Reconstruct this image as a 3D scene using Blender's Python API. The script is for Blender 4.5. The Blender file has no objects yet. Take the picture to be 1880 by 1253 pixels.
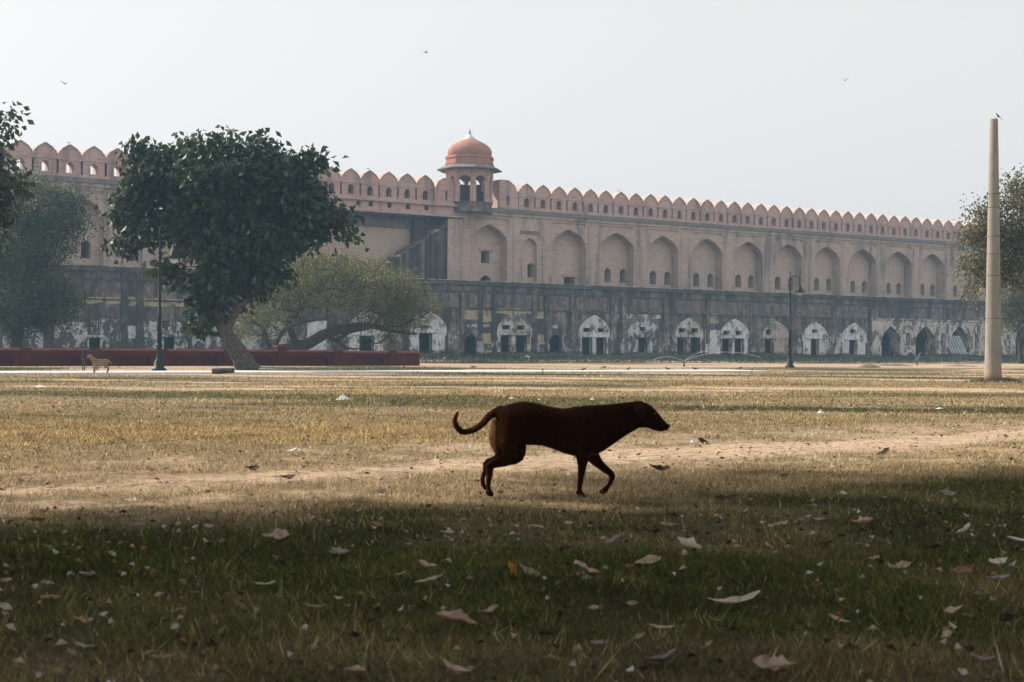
import bpy, bmesh, math, random
import numpy as np
from mathutils import Vector, Matrix
from mathutils.geometry import tessellate_polygon

# ------------------------------------------------------------------ camera, light, exposure
SC = bpy.context.scene
COL = SC.collection
FPX, CX, CY, CAMH = 2611.0, 940.0, 626.5, 0.85       # 50 mm lens, picture 1880 px wide
PITCH, ROLL = 21.5/2611, 0.0064
cp, sp, cr, sr = math.cos(PITCH), math.sin(PITCH), math.cos(ROLL), math.sin(ROLL)
_R0, _U0, FW = np.array([1., 0, 0]), np.array([0, -sp, cp]), np.array([0, cp, sp])
RT, UP, EYE = cr*_R0+sr*_U0, -sr*_R0+cr*_U0, np.array([0, 0, CAMH])
cam = bpy.data.cameras.new('camera'); camo = bpy.data.objects.new('camera', cam); COL.objects.link(camo)
cam.lens, cam.sensor_width, cam.clip_start, cam.clip_end = 50.0, 36.0, 0.1, 3000
m3 = Matrix((tuple(RT), tuple(UP), tuple(-FW))).transposed()
camo.matrix_world = Matrix.Translation(tuple(EYE)) @ m3.to_4x4()
cam.dof.use_dof = True; cam.dof.focus_distance = 75.0; cam.dof.aperture_fstop = 8.0
SC.camera = camo

SUN_EL, SUN_AZ = math.radians(34), math.radians(-66)     # azimuth from +Y towards +X
SUND = Vector((math.sin(SUN_AZ)*math.cos(SUN_EL), math.cos(SUN_AZ)*math.cos(SUN_EL), math.sin(SUN_EL)))
wd = bpy.data.worlds.new('World'); SC.world = wd; wd.use_nodes = True
nt = wd.node_tree; nt.nodes.clear()
sky = nt.nodes.new('ShaderNodeTexSky'); sky.sky_type = 'NISHITA'; sky.sun_disc = False
sky.sun_elevation = SUN_EL; sky.sun_rotation = SUN_AZ
sky.air_density, sky.dust_density, sky.ozone_density = 1.0, 4.0, 1.0
hs = nt.nodes.new('ShaderNodeHueSaturation'); hs.inputs['Saturation'].default_value = 0.06
mxw = nt.nodes.new('ShaderNodeMix'); mxw.data_type = 'RGBA'; mxw.inputs[0].default_value = 0.6   # thick white winter haze veils the blue
mxw.inputs[7].default_value = (7.95, 7.86, 7.80, 1)
bg = nt.nodes.new('ShaderNodeBackground'); bg.inputs[1].default_value = 0.098
wo = nt.nodes.new('ShaderNodeOutputWorld')
nt.links.new(sky.outputs[0], hs.inputs['Color']); nt.links.new(hs.outputs[0], mxw.inputs[6])
nt.links.new(mxw.outputs[2], bg.inputs[0]); nt.links.new(bg.outputs[0], wo.inputs[0])
sl = bpy.data.lights.new('sun', 'SUN'); sl.energy = 5.0; sl.angle = math.radians(1.2); sl.color = (1.0, 0.89, 0.74)
slo = bpy.data.objects.new('sun', sl); COL.objects.link(slo)
slo.rotation_euler = (-SUND).to_track_quat('-Z', 'Y').to_euler()
SC.view_settings.view_transform = 'Standard'; SC.view_settings.look = 'None'
SC.view_settings.exposure = 0.45; SC.view_settings.gamma = 1.0; SC.view_settings.use_curve_mapping = False
SC.cycles.use_denoising = True
SC.cycles.max_bounces = 6; SC.cycles.diffuse_bounces = 3; SC.cycles.volume_bounces = 1; SC.cycles.transparent_max_bounces = 8
SC.cycles.use_adaptive_sampling = True; SC.cycles.adaptive_threshold = 0.02

# ------------------------------------------------------------------ where pixels point
def ray(px, py): return FW + RT*(px-CX)/FPX - UP*(py-CY)/FPX
AZ = math.atan2(4840-940, 2611.0)                     # the fort wall runs this far off the view axis
WD = np.array([math.sin(AZ), math.cos(AZ), 0]); WN = np.array([WD[1], -WD[0], 0])
P0 = np.array([360/2611*150, 150, 0.])
def qdist(x, y): return (x-P0[0])*WN[0] + (y-P0[1])*WN[1]
def gz(x, y): return 0.4*np.clip((65-qdist(x, y))/57, 0, 1)**1.2
def gnd(px, py):
    d = ray(px, py); z = 0.0
    for _ in range(8):
        p = EYE + d*(z-CAMH)/d[2]; z = float(gz(p[0], p[1]))
    return Vector((p[0], p[1], z))
def at(px, py, Y):
    d = ray(px, py); return Vector(EYE + d*Y/d[1])
def W(px, py, off=0.0):
    """pixel -> (distance along the fort wall, height) on the wall plane shifted by off (minus = towards us)"""
    d = ray(px, py); t = ((P0-EYE)@WN - off)/(d@WN); p = EYE+d*t
    return float((p-P0)@WD), float(p[2])

# ------------------------------------------------------------------ materials
class NT:
    def __init__(s, name, rough=0.9, spec=0.25):
        s.m = bpy.data.materials.new(name); s.m.use_nodes = True
        s.t = s.m.node_tree; s.b = s.t.nodes['Principled BSDF']
        s.b.inputs['Roughness'].default_value = rough
        s.b.inputs['Specular IOR Level'].default_value = spec
        s.g = s.t.nodes.new('ShaderNodeNewGeometry').outputs['Position']
    def link(s, a, b): s.t.links.new(a, b)
    def noise(s, scale=1.0, detail=5, rough=0.6, vec=(1, 1, 1), src=None, dist=0.0):
        mp = s.t.nodes.new('ShaderNodeMapping'); mp.inputs['Scale'].default_value = vec
        s.link(src or s.g, mp.inputs[0])
        n = s.t.nodes.new('ShaderNodeTexNoise'); n.inputs['Scale'].default_value = scale
        n.inputs['Detail'].default_value = detail; n.inputs['Roughness'].default_value = rough
        n.inputs['Distortion'].default_value = dist
        s.link(mp.outputs[0], n.inputs['Vector']); return n.outputs[0]
    def ramp(s, fac, a, b):
        r = s.t.nodes.new('ShaderNodeMapRange'); r.interpolation_type = 'SMOOTHSTEP'
        r.inputs[1].default_value = a; r.inputs[2].default_value = b
        s.link(fac, r.inputs[0]); return r.outputs[0]
    def mix(s, fac, a, b, mode='MIX'):
        n = s.t.nodes.new('ShaderNodeMix'); n.data_type = 'RGBA'; n.blend_type = mode
        for i, v in ((0, fac), (6, a), (7, b)):
            if isinstance(v, (int, float)): n.inputs[i].default_value = v
            elif isinstance(v, tuple): n.inputs[i].default_value = v if len(v) == 4 else (*v, 1)
            else: s.link(v, n.inputs[i])
        return n.outputs[2]
    def math(s, op, a, b=0.0):
        n = s.t.nodes.new('ShaderNodeMath'); n.operation = op; n.use_clamp = True
        for i, v in ((0, a), (1, b)):
            if isinstance(v, (int, float)): n.inputs[i].default_value = v
            else: s.link(v, n.inputs[i])
        return n.outputs[0]
    def attr(s, name):
        n = s.t.nodes.new('ShaderNodeAttribute'); n.attribute_name = name; return n
    def zpos(s):
        n = s.t.nodes.new('ShaderNodeSeparateXYZ'); s.link(s.g, n.inputs[0]); return n.outputs[2]
    def bump(s, h, strength=0.4, dist=0.02):
        n = s.t.nodes.new('ShaderNodeBump'); n.inputs['Strength'].default_value = strength; n.inputs['Distance'].default_value = dist
        s.link(h, n.inputs['Height']); s.link(n.outputs[0], s.b.inputs['Normal'])
    def done(s, col):
        if isinstance(col, tuple): s.b.inputs['Base Color'].default_value = (*col, 1)
        else: s.link(col, s.b.inputs['Base Color'])
        return s.m

M = {}
def plain(name, col, var=0.25, scale=6, rough=0.85, bump=0.0, spec=0.25):
    n = NT(name, rough, spec); f = n.noise(scale, 6)
    dark = tuple(c*(1-var) for c in col); light = tuple(min(1, c*(1+var)) for c in col)
    if bump: n.bump(n.noise(scale*3, 6), bump)
    M[name] = n.done(n.mix(n.ramp(f, .3, .7), dark, light)); return M[name]

def mk_brick(name, base, alt, grey, stain_amt, streak_lo=.55):
    n = NT(name, 0.95, 0.1)
    c = n.mix(n.ramp(n.noise(.35, 6, .65), .38, .66), base, alt)
    course = n.noise(1.0, 3, .6, (1.3, 1.3, 9))
    c = n.mix(n.math('MULTIPLY', n.ramp(course, .46, .70), .5), c, grey)
    st = n.noise(1.0, 5, .65, (.9, .9, .10))
    st = n.math('MULTIPLY', n.ramp(st, streak_lo, streak_lo+.16), n.ramp(n.noise(.22, 4), .38, .62))
    c = n.mix(n.math('MULTIPLY', st, stain_amt), c, grey)
    c = n.mix(n.math('MULTIPLY', n.ramp(n.noise(1.9, 7, .75), .50, .68), .42), c, tuple(x*.55 for x in base))
    n.bump(n.noise(1.0, 5, .7, (5, 5, 14)), .5, .03)
    M[name] = n.done(c)
mk_brick('buff_brick', (.55, .425, .36), (.47, .37, .32), (.19, .165, .16), .9, .45)
mk_brick('niche_plaster', (.60, .47, .395), (.54, .425, .36), (.27, .225, .20), .45, .52)
mk_brick('pale_plaster', (.60, .48, .395), (.56, .44, .365), (.34, .28, .24), .25, .64)
mk_brick('pink_stone', (.54, .35, .325), (.56, .42, .385), (.20, .15, .145), .75, .48)
mk_brick('pink_coping', (.52, .41, .36), (.47, .35, .31), (.22, .17, .16), .6, .5)
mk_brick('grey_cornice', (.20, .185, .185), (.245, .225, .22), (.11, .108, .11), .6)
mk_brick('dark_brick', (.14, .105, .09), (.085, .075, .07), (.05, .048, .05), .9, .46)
n = NT('panel_brick', .95, .1)
c = n.mix(n.ramp(n.noise(1.1, 8, .75), .42, .56), (.24, .185, .165), (.14, .128, .126))
c = n.mix(n.math('MULTIPLY', n.ramp(n.noise(3.2, 7, .8), .54, .60), .7), c, (.38, .28, .24))
c = n.mix(n.math('MULTIPLY', n.ramp(n.noise(1.0, 6, .7, (2.4, 2.4, .3)), .49, .62), .8), c, (.06, .06, .064))
n.bump(n.noise(1.0, 6, .75, (3, 3, 9)), .7, .05); M['panel_brick'] = n.done(c)
mk_brick('dome_stone', (.43, .18, .135), (.40, .22, .175), (.22, .15, .13), .65, .49)

n = NT('stained_wall', .95, .1)                # the low range: brick, plaster remains, soot-dark rain stains
z = n.zpos()
c = n.mix(n.ramp(n.noise(.6, 6, .7), .42, .58), (.21, .168, .150), (.14, .126, .124))
c = n.mix(n.math('MULTIPLY', n.ramp(n.noise(1.7, 8, .8), .53, .59), .75), c, (.40, .29, .24))
pl = n.math('MULTIPLY', n.math('MULTIPLY', n.ramp(n.noise(.55, 8, .75, (1, 1, .45)), .50, .58), n.ramp(z, 5.5, 5.3)), n.ramp(z, 3.4, 4.0))
c = n.mix(n.math('MULTIPLY', pl, n.ramp(n.noise(.12, 3), .4, .6)), c, (.36, .32, .265))
wp = n.math('MULTIPLY', n.ramp(n.noise(.8, 8, .8, (1, 1, .8)), .50, .545), n.ramp(z, 3.3, 2.3))
c = n.mix(wp, c, (.52, .50, .47))
st = n.math('MULTIPLY', n.ramp(n.noise(1.0, 7, .75, (.9, .9, .2)), .45, .56), .92)
c = n.mix(st, c, (.060, .061, .066))
c = n.mix(n.math('MULTIPLY', n.ramp(n.noise(1.0, 5, .6, (3.5, 3.5, .3)), .56, .68), .6), c, (.05, .05, .052))
n.bump(n.noise(1.0, 6, .75, (3, 3, 8)), .7, .05)
M['stained_wall'] = n.done(c)
n = NT('dark_coping', .95, .1)
c = n.mix(n.ramp(n.noise(.8, 6, .7), .4, .65), (.070, .070, .074), (.14, .125, .115))
n.bump(n.noise(4, 6, .7), .7, .05); M['dark_coping'] = n.done(c)

def mk_white(name, base, dirt, amt, lo):
    n = NT(name, .9, .15)
    c = n.mix(n.ramp(n.noise(.5, 6, .7), .4, .62), base, tuple(x*.8 for x in base))
    d = n.math('MULTIPLY', n.ramp(n.noise(1.0, 7, .75, (1.3, 1.3, .8)), lo, lo+.07), amt)
    c = n.mix(d, c, dirt)
    d2 = n.math('MULTIPLY', n.ramp(n.noise(5.0, 5, .75), .52, .64), .65)
    c = n.mix(d2, c, dirt)
    n.bump(n.noise(5, 6, .7), .4, .03); M[name] = n.done(c)
mk_white('whitewash', (.80, .79, .78), (.15, .13, .125), .85, .52)
mk_white('whitewash_worn', (.68, .63, .58), (.13, .10, .088), .92, .485)
mk_white('whitewash_dark', (.66, .66, .66), (.075, .078, .085), .95, .46)
mk_white('whitewash_pink', (.64, .52, .47), (.16, .115, .10), .85, .50)
mk_white('cream_plaster', (.50, .42, .29), (.09, .085, .08), .9, .54)

n = NT('red_paint', .8, .25)
c = n.mix(n.ramp(n.noise(.9, 6, .7), .35, .65), (.10, .017, .017), (.068, .012, .013))
c = n.mix(n.math('MULTIPLY', n.ramp(n.noise(3, 6, .75), .60, .70), .7), c, (.07, .035, .035))
c = n.mix(n.ramp(n.noise(1.6, 6, .8), .70, .73), c, (.38, .27, .23))
n.bump(n.noise(8, 5), .3, .02); M['red_paint'] = n.done(c)
n = NT('red_coping', .8, .25)
c = n.mix(n.ramp(n.noise(1.2, 6, .7), .35, .65), (.18, .055, .055), (.125, .034, .036))
M['red_coping'] = n.done(n.mix(n.ramp(n.noise(4, 5, .8), .62, .7), c, (.12, .08, .07)))
n = NT('concrete', .9, .2)
c = n.mix(n.ramp(n.noise(1.2, 6, .7, (1, 1, .5)), .35, .68), (.30, .268, .235), (.235, .212, .188))
c = n.mix(n.math('MULTIPLY', n.ramp(n.noise(7, 6, .75), .54, .66), .6), c, (.17, .14, .12))
c = n.mix(n.math('MULTIPLY', n.ramp(n.noise(1.0, 5, .7, (7, 7, .5)), .54, .68), .55), c, (.16, .14, .125))
c = n.mix(n.ramp(n.zpos(), .75, .05), c, (.32, .225, .17))
n.bump(n.noise(30, 4), .3, .01); M['concrete'] = n.done(c)
plain('joint_stain', (.19, .16, .14), .3, 8)
plain('white_path', (.70, .69, .68), .08, 1.5, .85)
plain('lamp_iron', (.014, .018, .020), .3, 8, .6, 0, .25)
plain('lamp_glass', (.42, .42, .40), .05, 6, .2, 0, .5)
plain('bark', (.17, .125, .10), .45, 7, .95, .9)
plain('pale_bark', (.095, .080, .070), .5, 8, .95, .9)
plain('dark_bark', (.055, .043, .037), .4, 8, .95, .8)
plain('bench_iron', (.05, .045, .045), .2, 9, .5)
plain('bird_black', (.02, .02, .023), .2, 20, .6)
plain('bird_green', (.05, .12, .03), .2, 20, .6)
plain('white_plastic', (.78, .80, .82), .06, 9, .4)
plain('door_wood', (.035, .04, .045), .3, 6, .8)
plain('white_cap', (.62, .60, .58), .12, 3, .7)
plain('iron_finial', (.03, .03, .03), .1, 6, .5)
plain('metal_sheet', (.42, .44, .46), .2, 3, .5)
plain('timber', (.10, .08, .065), .3, 6, .9)
plain('earth_heap', (.19, .14, .105), .3, 4, 1.0, .8)

def mk_leaf(name, trans=.35, rough=.45, spec=.4):
    n = NT(name, rough, spec); a = n.attr('Col')
    n.done(a.outputs['Color'])
    tr = n.t.nodes.new('ShaderNodeBsdfTranslucent'); mx = n.t.nodes.new('ShaderNodeMixShader'); mx.inputs[0].default_value = trans
    hv = n.t.nodes.new('ShaderNodeHueSaturation'); hv.inputs['Value'].default_value = 1.5; hv.inputs['Hue'].default_value = .485
    n.link(a.outputs['Color'], hv.inputs['Color']); n.link(hv.outputs[0], tr.inputs[0])
    out = n.t.nodes['Material Output']
    n.link(n.b.outputs[0], mx.inputs[1]); n.link(tr.outputs[0], mx.inputs[2]); n.link(mx.outputs[0], out.inputs[0])
    M[name] = n.m
mk_leaf('leaf', .3, .5, .3); mk_leaf('grass_blade', .25, .7, .15); mk_leaf('dry_leaf', .12, .7, .2); mk_leaf('dog_hair', .85, .6, .1)

# ------------------------------------------------------------------ object helpers
def tag(o, label=None, cat=None, group=None, kind=None):
    for k, v in (('label', label), ('category', cat), ('group', group), ('kind', kind)):
        if v: o[k] = v
    return o
def empty(name, loc=(0, 0, 0), rz=0.0):
    o = bpy.data.objects.new(name, None); COL.objects.link(o)
    o.location = loc; o.rotation_euler = (0, 0, rz); o.empty_display_size = .2; return o
def obj(name, me, mat, parent=None):
    o = bpy.data.objects.new(name, me); COL.objects.link(o)
    if mat is not None and not me.materials: me.materials.append(M[mat] if isinstance(mat, str) else mat)
    if parent is not None: o.parent = parent
    return o
def mesh(name, V, F, smooth=False, cols=None, recalc=True):
    me = bpy.data.meshes.new(name); me.from_pydata([tuple(v) for v in V], [], F)
    if recalc:
        bm = bmesh.new(); bm.from_mesh(me); bmesh.ops.recalc_face_normals(bm, faces=bm.faces); bm.to_mesh(me); bm.free()
    if smooth: me.shade_smooth()
    me.update(); return me
def tri_mesh(name, V, F, cols):
    """big triangle soup from numpy arrays, with a colour on every vertex"""
    me = bpy.data.meshes.new(name); nv, nf = len(V), len(F)
    me.vertices.add(nv); me.vertices.foreach_set('co', np.asarray(V, np.float32).ravel())
    me.loops.add(nf*3); me.loops.foreach_set('vertex_index', np.asarray(F, np.int32).ravel())
    me.polygons.add(nf); me.polygons.foreach_set('loop_start', np.arange(0, nf*3, 3, dtype=np.int32))
    me.update(calc_edges=True)
    if cols is not None:
        a = me.color_attributes.new('Col', 'FLOAT_COLOR', 'POINT')
        a.data.foreach_set('color', np.concatenate([cols, np.ones((nv, 1))], 1).astype(np.float32).ravel())
    return me
def plate_data(outer, holes, y0, y1, V=None, F=None):
    """a slab in the wall's own x-z plane from depth y0 (front) to y1, with holes and their reveals"""
    V = [] if V is None else V; F = [] if F is None else F
    loops = [outer]+list(holes); b0 = len(V)
    for y in (y0, y1):
        for L in loops: V.extend((p[0], y, p[1]) for p in L)
    n = sum(len(L) for L in loops)
    for t in tessellate_polygon([[Vector((p[0], p[1], 0)) for p in L] for L in loops]):
        F.append(tuple(b0+i for i in t)); F.append(tuple(b0+n+i for i in reversed(t)))
    k = b0
    for L in loops:
        m = len(L)
        for i in range(m):
            a, b = k+i, k+(i+1) % m; F.append((a, b, b+n, a+n))
        k += m
    return V, F
def plate(name, outer, holes, y0, y1, mat, parent):
    V, F = plate_data(outer, holes, y0, y1); return obj(name, mesh(name, V, F), mat, parent)
def rect(x0, x1, z0, z1): return [(x0, z0), (x1, z0), (x1, z1), (x0, z1)]
def arch(xc, hw, zb, zs, za, n=9, k=.35):
    P = [(xc-hw, zb), (xc-hw, zs)]
    for i in range(1, n+1):
        a = math.pi/2*i/n; P.append((xc-hw*math.cos(a), zs+(za-zs)*((1-k)*math.sin(a)+k*(1-math.cos(a)))))
    return P + [(2*xc-x, zz) for x, zz in reversed(P[:-1])]
def box_data(V, F, x0, x1, y0, y1, z0, z1):
    b = len(V); V.extend([(x0, y0, z0), (x1, y0, z0), (x1, y1, z0), (x0, y1, z0), (x0, y0, z1), (x1, y0, z1), (x1, y1, z1), (x0, y1, z1)])
    F.extend([(b, b+3, b+2, b+1), (b+4, b+5, b+6, b+7), (b, b+1, b+5, b+4), (b+1, b+2, b+6, b+5), (b+2, b+3, b+7, b+6), (b+3, b, b+4, b+7)])
def box(name, x0, x1, y0, y1, z0, z1, mat, parent=None):
    V, F = [], []; box_data(V, F, x0, x1, y0, y1, z0, z1); return obj(name, mesh(name, V, F), mat, parent)
def loft_data(rings, V=None, F=None, cap=True):
    V = [] if V is None else V; F = [] if F is None else F; b = len(V); m = len(rings[0])
    for r in rings: V.extend(r)
    for i in range(len(rings)-1):
        for j in range(m):
            a, c = b+i*m+j, b+i*m+(j+1) % m; F.append((a, c, c+m, a+m))
    if cap:
        F.append(tuple(b+j for j in reversed(range(m)))); F.append(tuple(b+(len(rings)-1)*m+j for j in range(m)))
    return V, F
def ring(cx, cy, z, r, m=8, ph=0.0): return [(cx+r*math.cos(ph+2*math.pi*j/m), cy+r*math.sin(ph+2*math.pi*j/m), z) for j in range(m)]
def lathe(name, prof, m, mat, parent, cx=0, cy=0, ph=0.0, smooth=True):
    V, F = loft_data([ring(cx, cy, zz, r, m, ph) for r, zz in prof]); return obj(name, mesh(name, V, F, smooth), mat, parent)
def tube_data(pts, rad, sides=7, V=None, F=None):
    V = [] if V is None else V; F = [] if F is None else F
    pts = [Vector(p) for p in pts]; rings = []
    for i, p in enumerate(pts):
        d = (pts[min(i+1, len(pts)-1)]-pts[max(i-1, 0)]).normalized()
        u = d.cross(Vector((0, 1, 0)) if abs(d.y) < .9 else Vector((1, 0, 0))).normalized(); v = d.cross(u)
        r = rad[i]
        rings.append([tuple(p+u*r*math.cos(2*math.pi*j/sides)+v*r*math.sin(2*math.pi*j/sides)) for j in range(sides)])
    return loft_data(rings, V, F)
def curve(pts, n):
    """smooth path through points"""
    P = [Vector(p) for p in pts]; out = []
    for i in range(len(P)-1):
        a, b, c, d = P[max(i-1, 0)], P[i], P[i+1], P[min(i+2, len(P)-1)]
        for k in range(n):
            t = k/n; out.append(.5*((2*b)+(c-a)*t+(2*a-5*b+4*c-d)*t*t+(3*b-a-3*c+d)*t**3))
    return out+[P[-1]]

def vnoise(x, y, seed=0):
    xi, yi = np.floor(x).astype(np.int64), np.floor(y).astype(np.int64); fx, fy = x-xi, y-yi
    def h(a, b):
        v = (a*374761393+b*668265263+seed*982451653) & 0x7fffffff
        v = ((v ^ (v >> 13))*1274126177) & 0x7fffffff
        return ((v ^ (v >> 16)) & 0xffff)/65535.0
    sx, sy = fx*fx*(3-2*fx), fy*fy*(3-2*fy)
    a = h(xi, yi)*(1-sx)+h(xi+1, yi)*sx; b = h(xi, yi+1)*(1-sx)+h(xi+1, yi+1)*sx
    return a*(1-sy)+b*sy
def fbm(x, y, seed=0, o=4):
    s, a, t = 0, .5, 0
    for i in range(o): s = s+a*vnoise(x*2**i, y*2**i, seed+i*7); t += a; a *= .55
    return s/t
def sst(x, a, b):
    t = np.clip((x-a)/(b-a), 0, 1); return t*t*(3-2*t)

# ------------------------------------------------------------------ ground
TX = np.array([-9, -6, -3.04, -2.26, -1.15, -.17, 1.72, 3.4, 5.6, 10, 16]); TY = np.array([5.0, 6.6, 8.44, 9.2, 10, 10.97, 12.5, 13.5, 15.5, 19, 23])
def f_soil(x, y):
    d = (y-np.interp(x, TX, TY))/np.sqrt(1+.6**2)
    hw = np.interp(x, [-4, -1, 1, 4, 8], [.22, .38, .62, .6, .55])
    nz = fbm(x*1.6, y*1.6, 3)-.5
    s = sst(hw*1.35-np.abs(d)+nz*.7, -.05, .38)
    wide = .55*sst(2.6-np.abs(d-.35)+nz*2.2, 0, 1.2)*sst(fbm(x*2.3, y*2.3, 9), .46, .62)
    far = .85*sst(fbm(x*.13, y*.33, 21), .52, .62)*sst(y, 24, 32)
    q = qdist(x, y)
    bank = sst(q, 52, 48)*sst(q, 36, 40)*.9
    return np.clip(np.maximum.reduce([s, wide, far, bank*sst(fbm(x*.2, y*.3, 4), .3, .5)]), 0, 1)
def f_green(x, y):
    edge = np.interp(x, [-4, -2.6, .2, 4.3, 8], [6.2, 6.9, 8.2, 11.0, 13])
    fg = sst(edge-y+(fbm(x*1.3, y*1.3, 5)-.5)*2.2, -.3, .9)*(.62+.38*sst(fbm(x*.9, y*1.1, 6), .38, .58))
    fg = fg*(1-.25*sst(5.2-y+(fbm(x*1.1, y*1.1, 8)-.5)*2, 0, .8))
    band = .95*sst(2.0-np.abs(y-22.3)+(fbm(x*.35, y*.9, 11)-.5)*4, 0, 1.4)*sst(x, .5, 3)
    far = .75*sst(fbm(x*.12, y*.3, 14), .46, .66)*sst(y, 15, 20)
    q = qdist(x, y); strip = sst(q, 57.5, 56)*sst(q, 44, 47)*sst(x, 3, -3)*.95
    lush = sst(1.2-np.abs(q-57.2), 0, .8)*sst(np.abs(x-14), 16, 6)*.8
    return np.clip(np.maximum.reduce([fg, band, far, strip, lush]), 0, 1)
def f_gold(x, y):
    a = sst(2.8-np.abs(y-14.8)+(fbm(x*.7, y*.7, 16)-.5)*3.5, 0, 1.6)*sst(x, 1.2, -1.5)
    b = sst(1.4-np.abs(y-13.2)+(fbm(x*.9, y*.9, 17)-.5)*2.5, 0, 1.0)*sst(x, 3, 4.2)*.8
    c = .6*sst(fbm(x*.25, y*.5, 18), .5, .62)*sst(y, 15, 22)
    return np.clip(np.maximum.reduce([a, b, c]), 0, 1)

def f_weed(x, y):
    q = qdist(x, y); return sst(q+(fbm(x*.25, y*.35, 44)-.5)*7, 39.5, 36)*.95
n = NT('ground', 1.0, .05)
so, gr, go = n.attr('soil').outputs['Fac'], n.attr('green').outputs['Fac'], n.attr('gold').outputs['Fac']
fine = n.noise(9, 6, .75); mid = n.noise(1.4, 6, .7)
c = n.mix(n.ramp(mid, .35, .65), (.29, .225, .135), (.21, .165, .10))
c = n.mix(n.math('MULTIPLY', go, .7), c, (.32, .235, .105))
c = n.mix(n.math('MULTIPLY', gr, n.ramp(mid, .1, .5)), c, (.030, .030, .016))
c = n.mix(n.attr('weed').outputs['Fac'], c, (.042, .044, .033))
c = n.mix(so, c, n.mix(n.ramp(mid, .35, .65), (.58, .435, .315), (.47, .35, .25)))
c = n.mix(n.math('MULTIPLY', n.ramp(fine, .48, .62), .7), c, (.085, .062, .038))
c = n.mix(n.math('MULTIPLY', n.ramp(n.noise(30, 4, .7), .6, .75), .4), c, (.40, .31, .19))
n.bump(n.math('ADD', n.math('MULTIPLY', fine, .6), n.math('MULTIPLY', n.noise(45, 3), .4)), .9, .05)
M['ground'] = n.done(c)
ys = [-60, -30, -12, -4, 0, 1.5]; yv = 2.5
while yv < 210: ys.append(yv); yv *= 1.0085
ys += [240, 300, 420, 650, 1000]
uu = np.concatenate([[-900, -300, -120, -50], np.linspace(-1, 1, 231), [50, 120, 300, 900]])
yy = np.array(ys)[:, None]*np.ones((1, len(uu)))
wdt = 2.5+np.clip(np.array(ys), 0, 260)[:, None]*.46
xx = np.where(np.abs(uu)[None, :] <= 1, uu[None, :]*wdt, np.sign(uu)[None, :]*(wdt+np.abs(uu)[None, :]))
zz = gz(xx, yy)+(fbm(xx*1.1, yy*1.1, 2)-.5)*.06*sst(yy, 60, 20)+(fbm(xx*5, yy*5, 12)-.5)*.025*sst(yy, 22, 9)
zz = zz-.06*sst(np.abs(qdist(xx, yy)-60.5), 3.6, 2.6)          # the bed the white path lies on
nr, nc = yy.shape
idx = np.arange(nr*nc).reshape(nr, nc)
A, B, C_, D_ = idx[:-1, :-1].ravel(), idx[:-1, 1:].ravel(), idx[1:, 1:].ravel(), idx[1:, :-1].ravel()
FV = np.stack([xx.ravel(), yy.ravel(), zz.ravel()], 1)
gm = tri_mesh('ground', FV, np.concatenate([np.stack([A, B, C_], 1), np.stack([A, C_, D_], 1)]), None)
for nm, fn in (('soil', f_soil), ('green', f_green), ('gold', f_gold), ('weed', f_weed)):
    a = gm.attributes.new(nm, 'FLOAT', 'POINT'); a.data.foreach_set('value', fn(xx.ravel(), yy.ravel()).astype(np.float32))
gm.shade_smooth()
tag(obj('ground', gm, 'ground'), kind='structure')

# white concrete path, raised a little above the lawn and parallel to the fort
V, F = [], []; rings = []
for i in range(41):
    s = -131+i*2.0
    w0, w1 = 62.1+.10*math.sin(i*1.7)+.06*math.sin(i*4.1), 59.0+.12*math.sin(i*1.3)
    zt = .045; rings.append([tuple(P0+WD*s+WN*w0+np.array([0, 0, -.1])), tuple(P0+WD*s+WN*(w0-.02)+np.array([0, 0, zt])),
                             tuple(P0+WD*s+WN*w1+np.array([0, 0, zt+.01])), tuple(P0+WD*s+WN*(w1-.02)+np.array([0, 0, -.1]))])
V, F = loft_data(rings)
tag(obj('footpath', mesh('footpath', V, F), 'white_path'), kind='structure')

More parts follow.
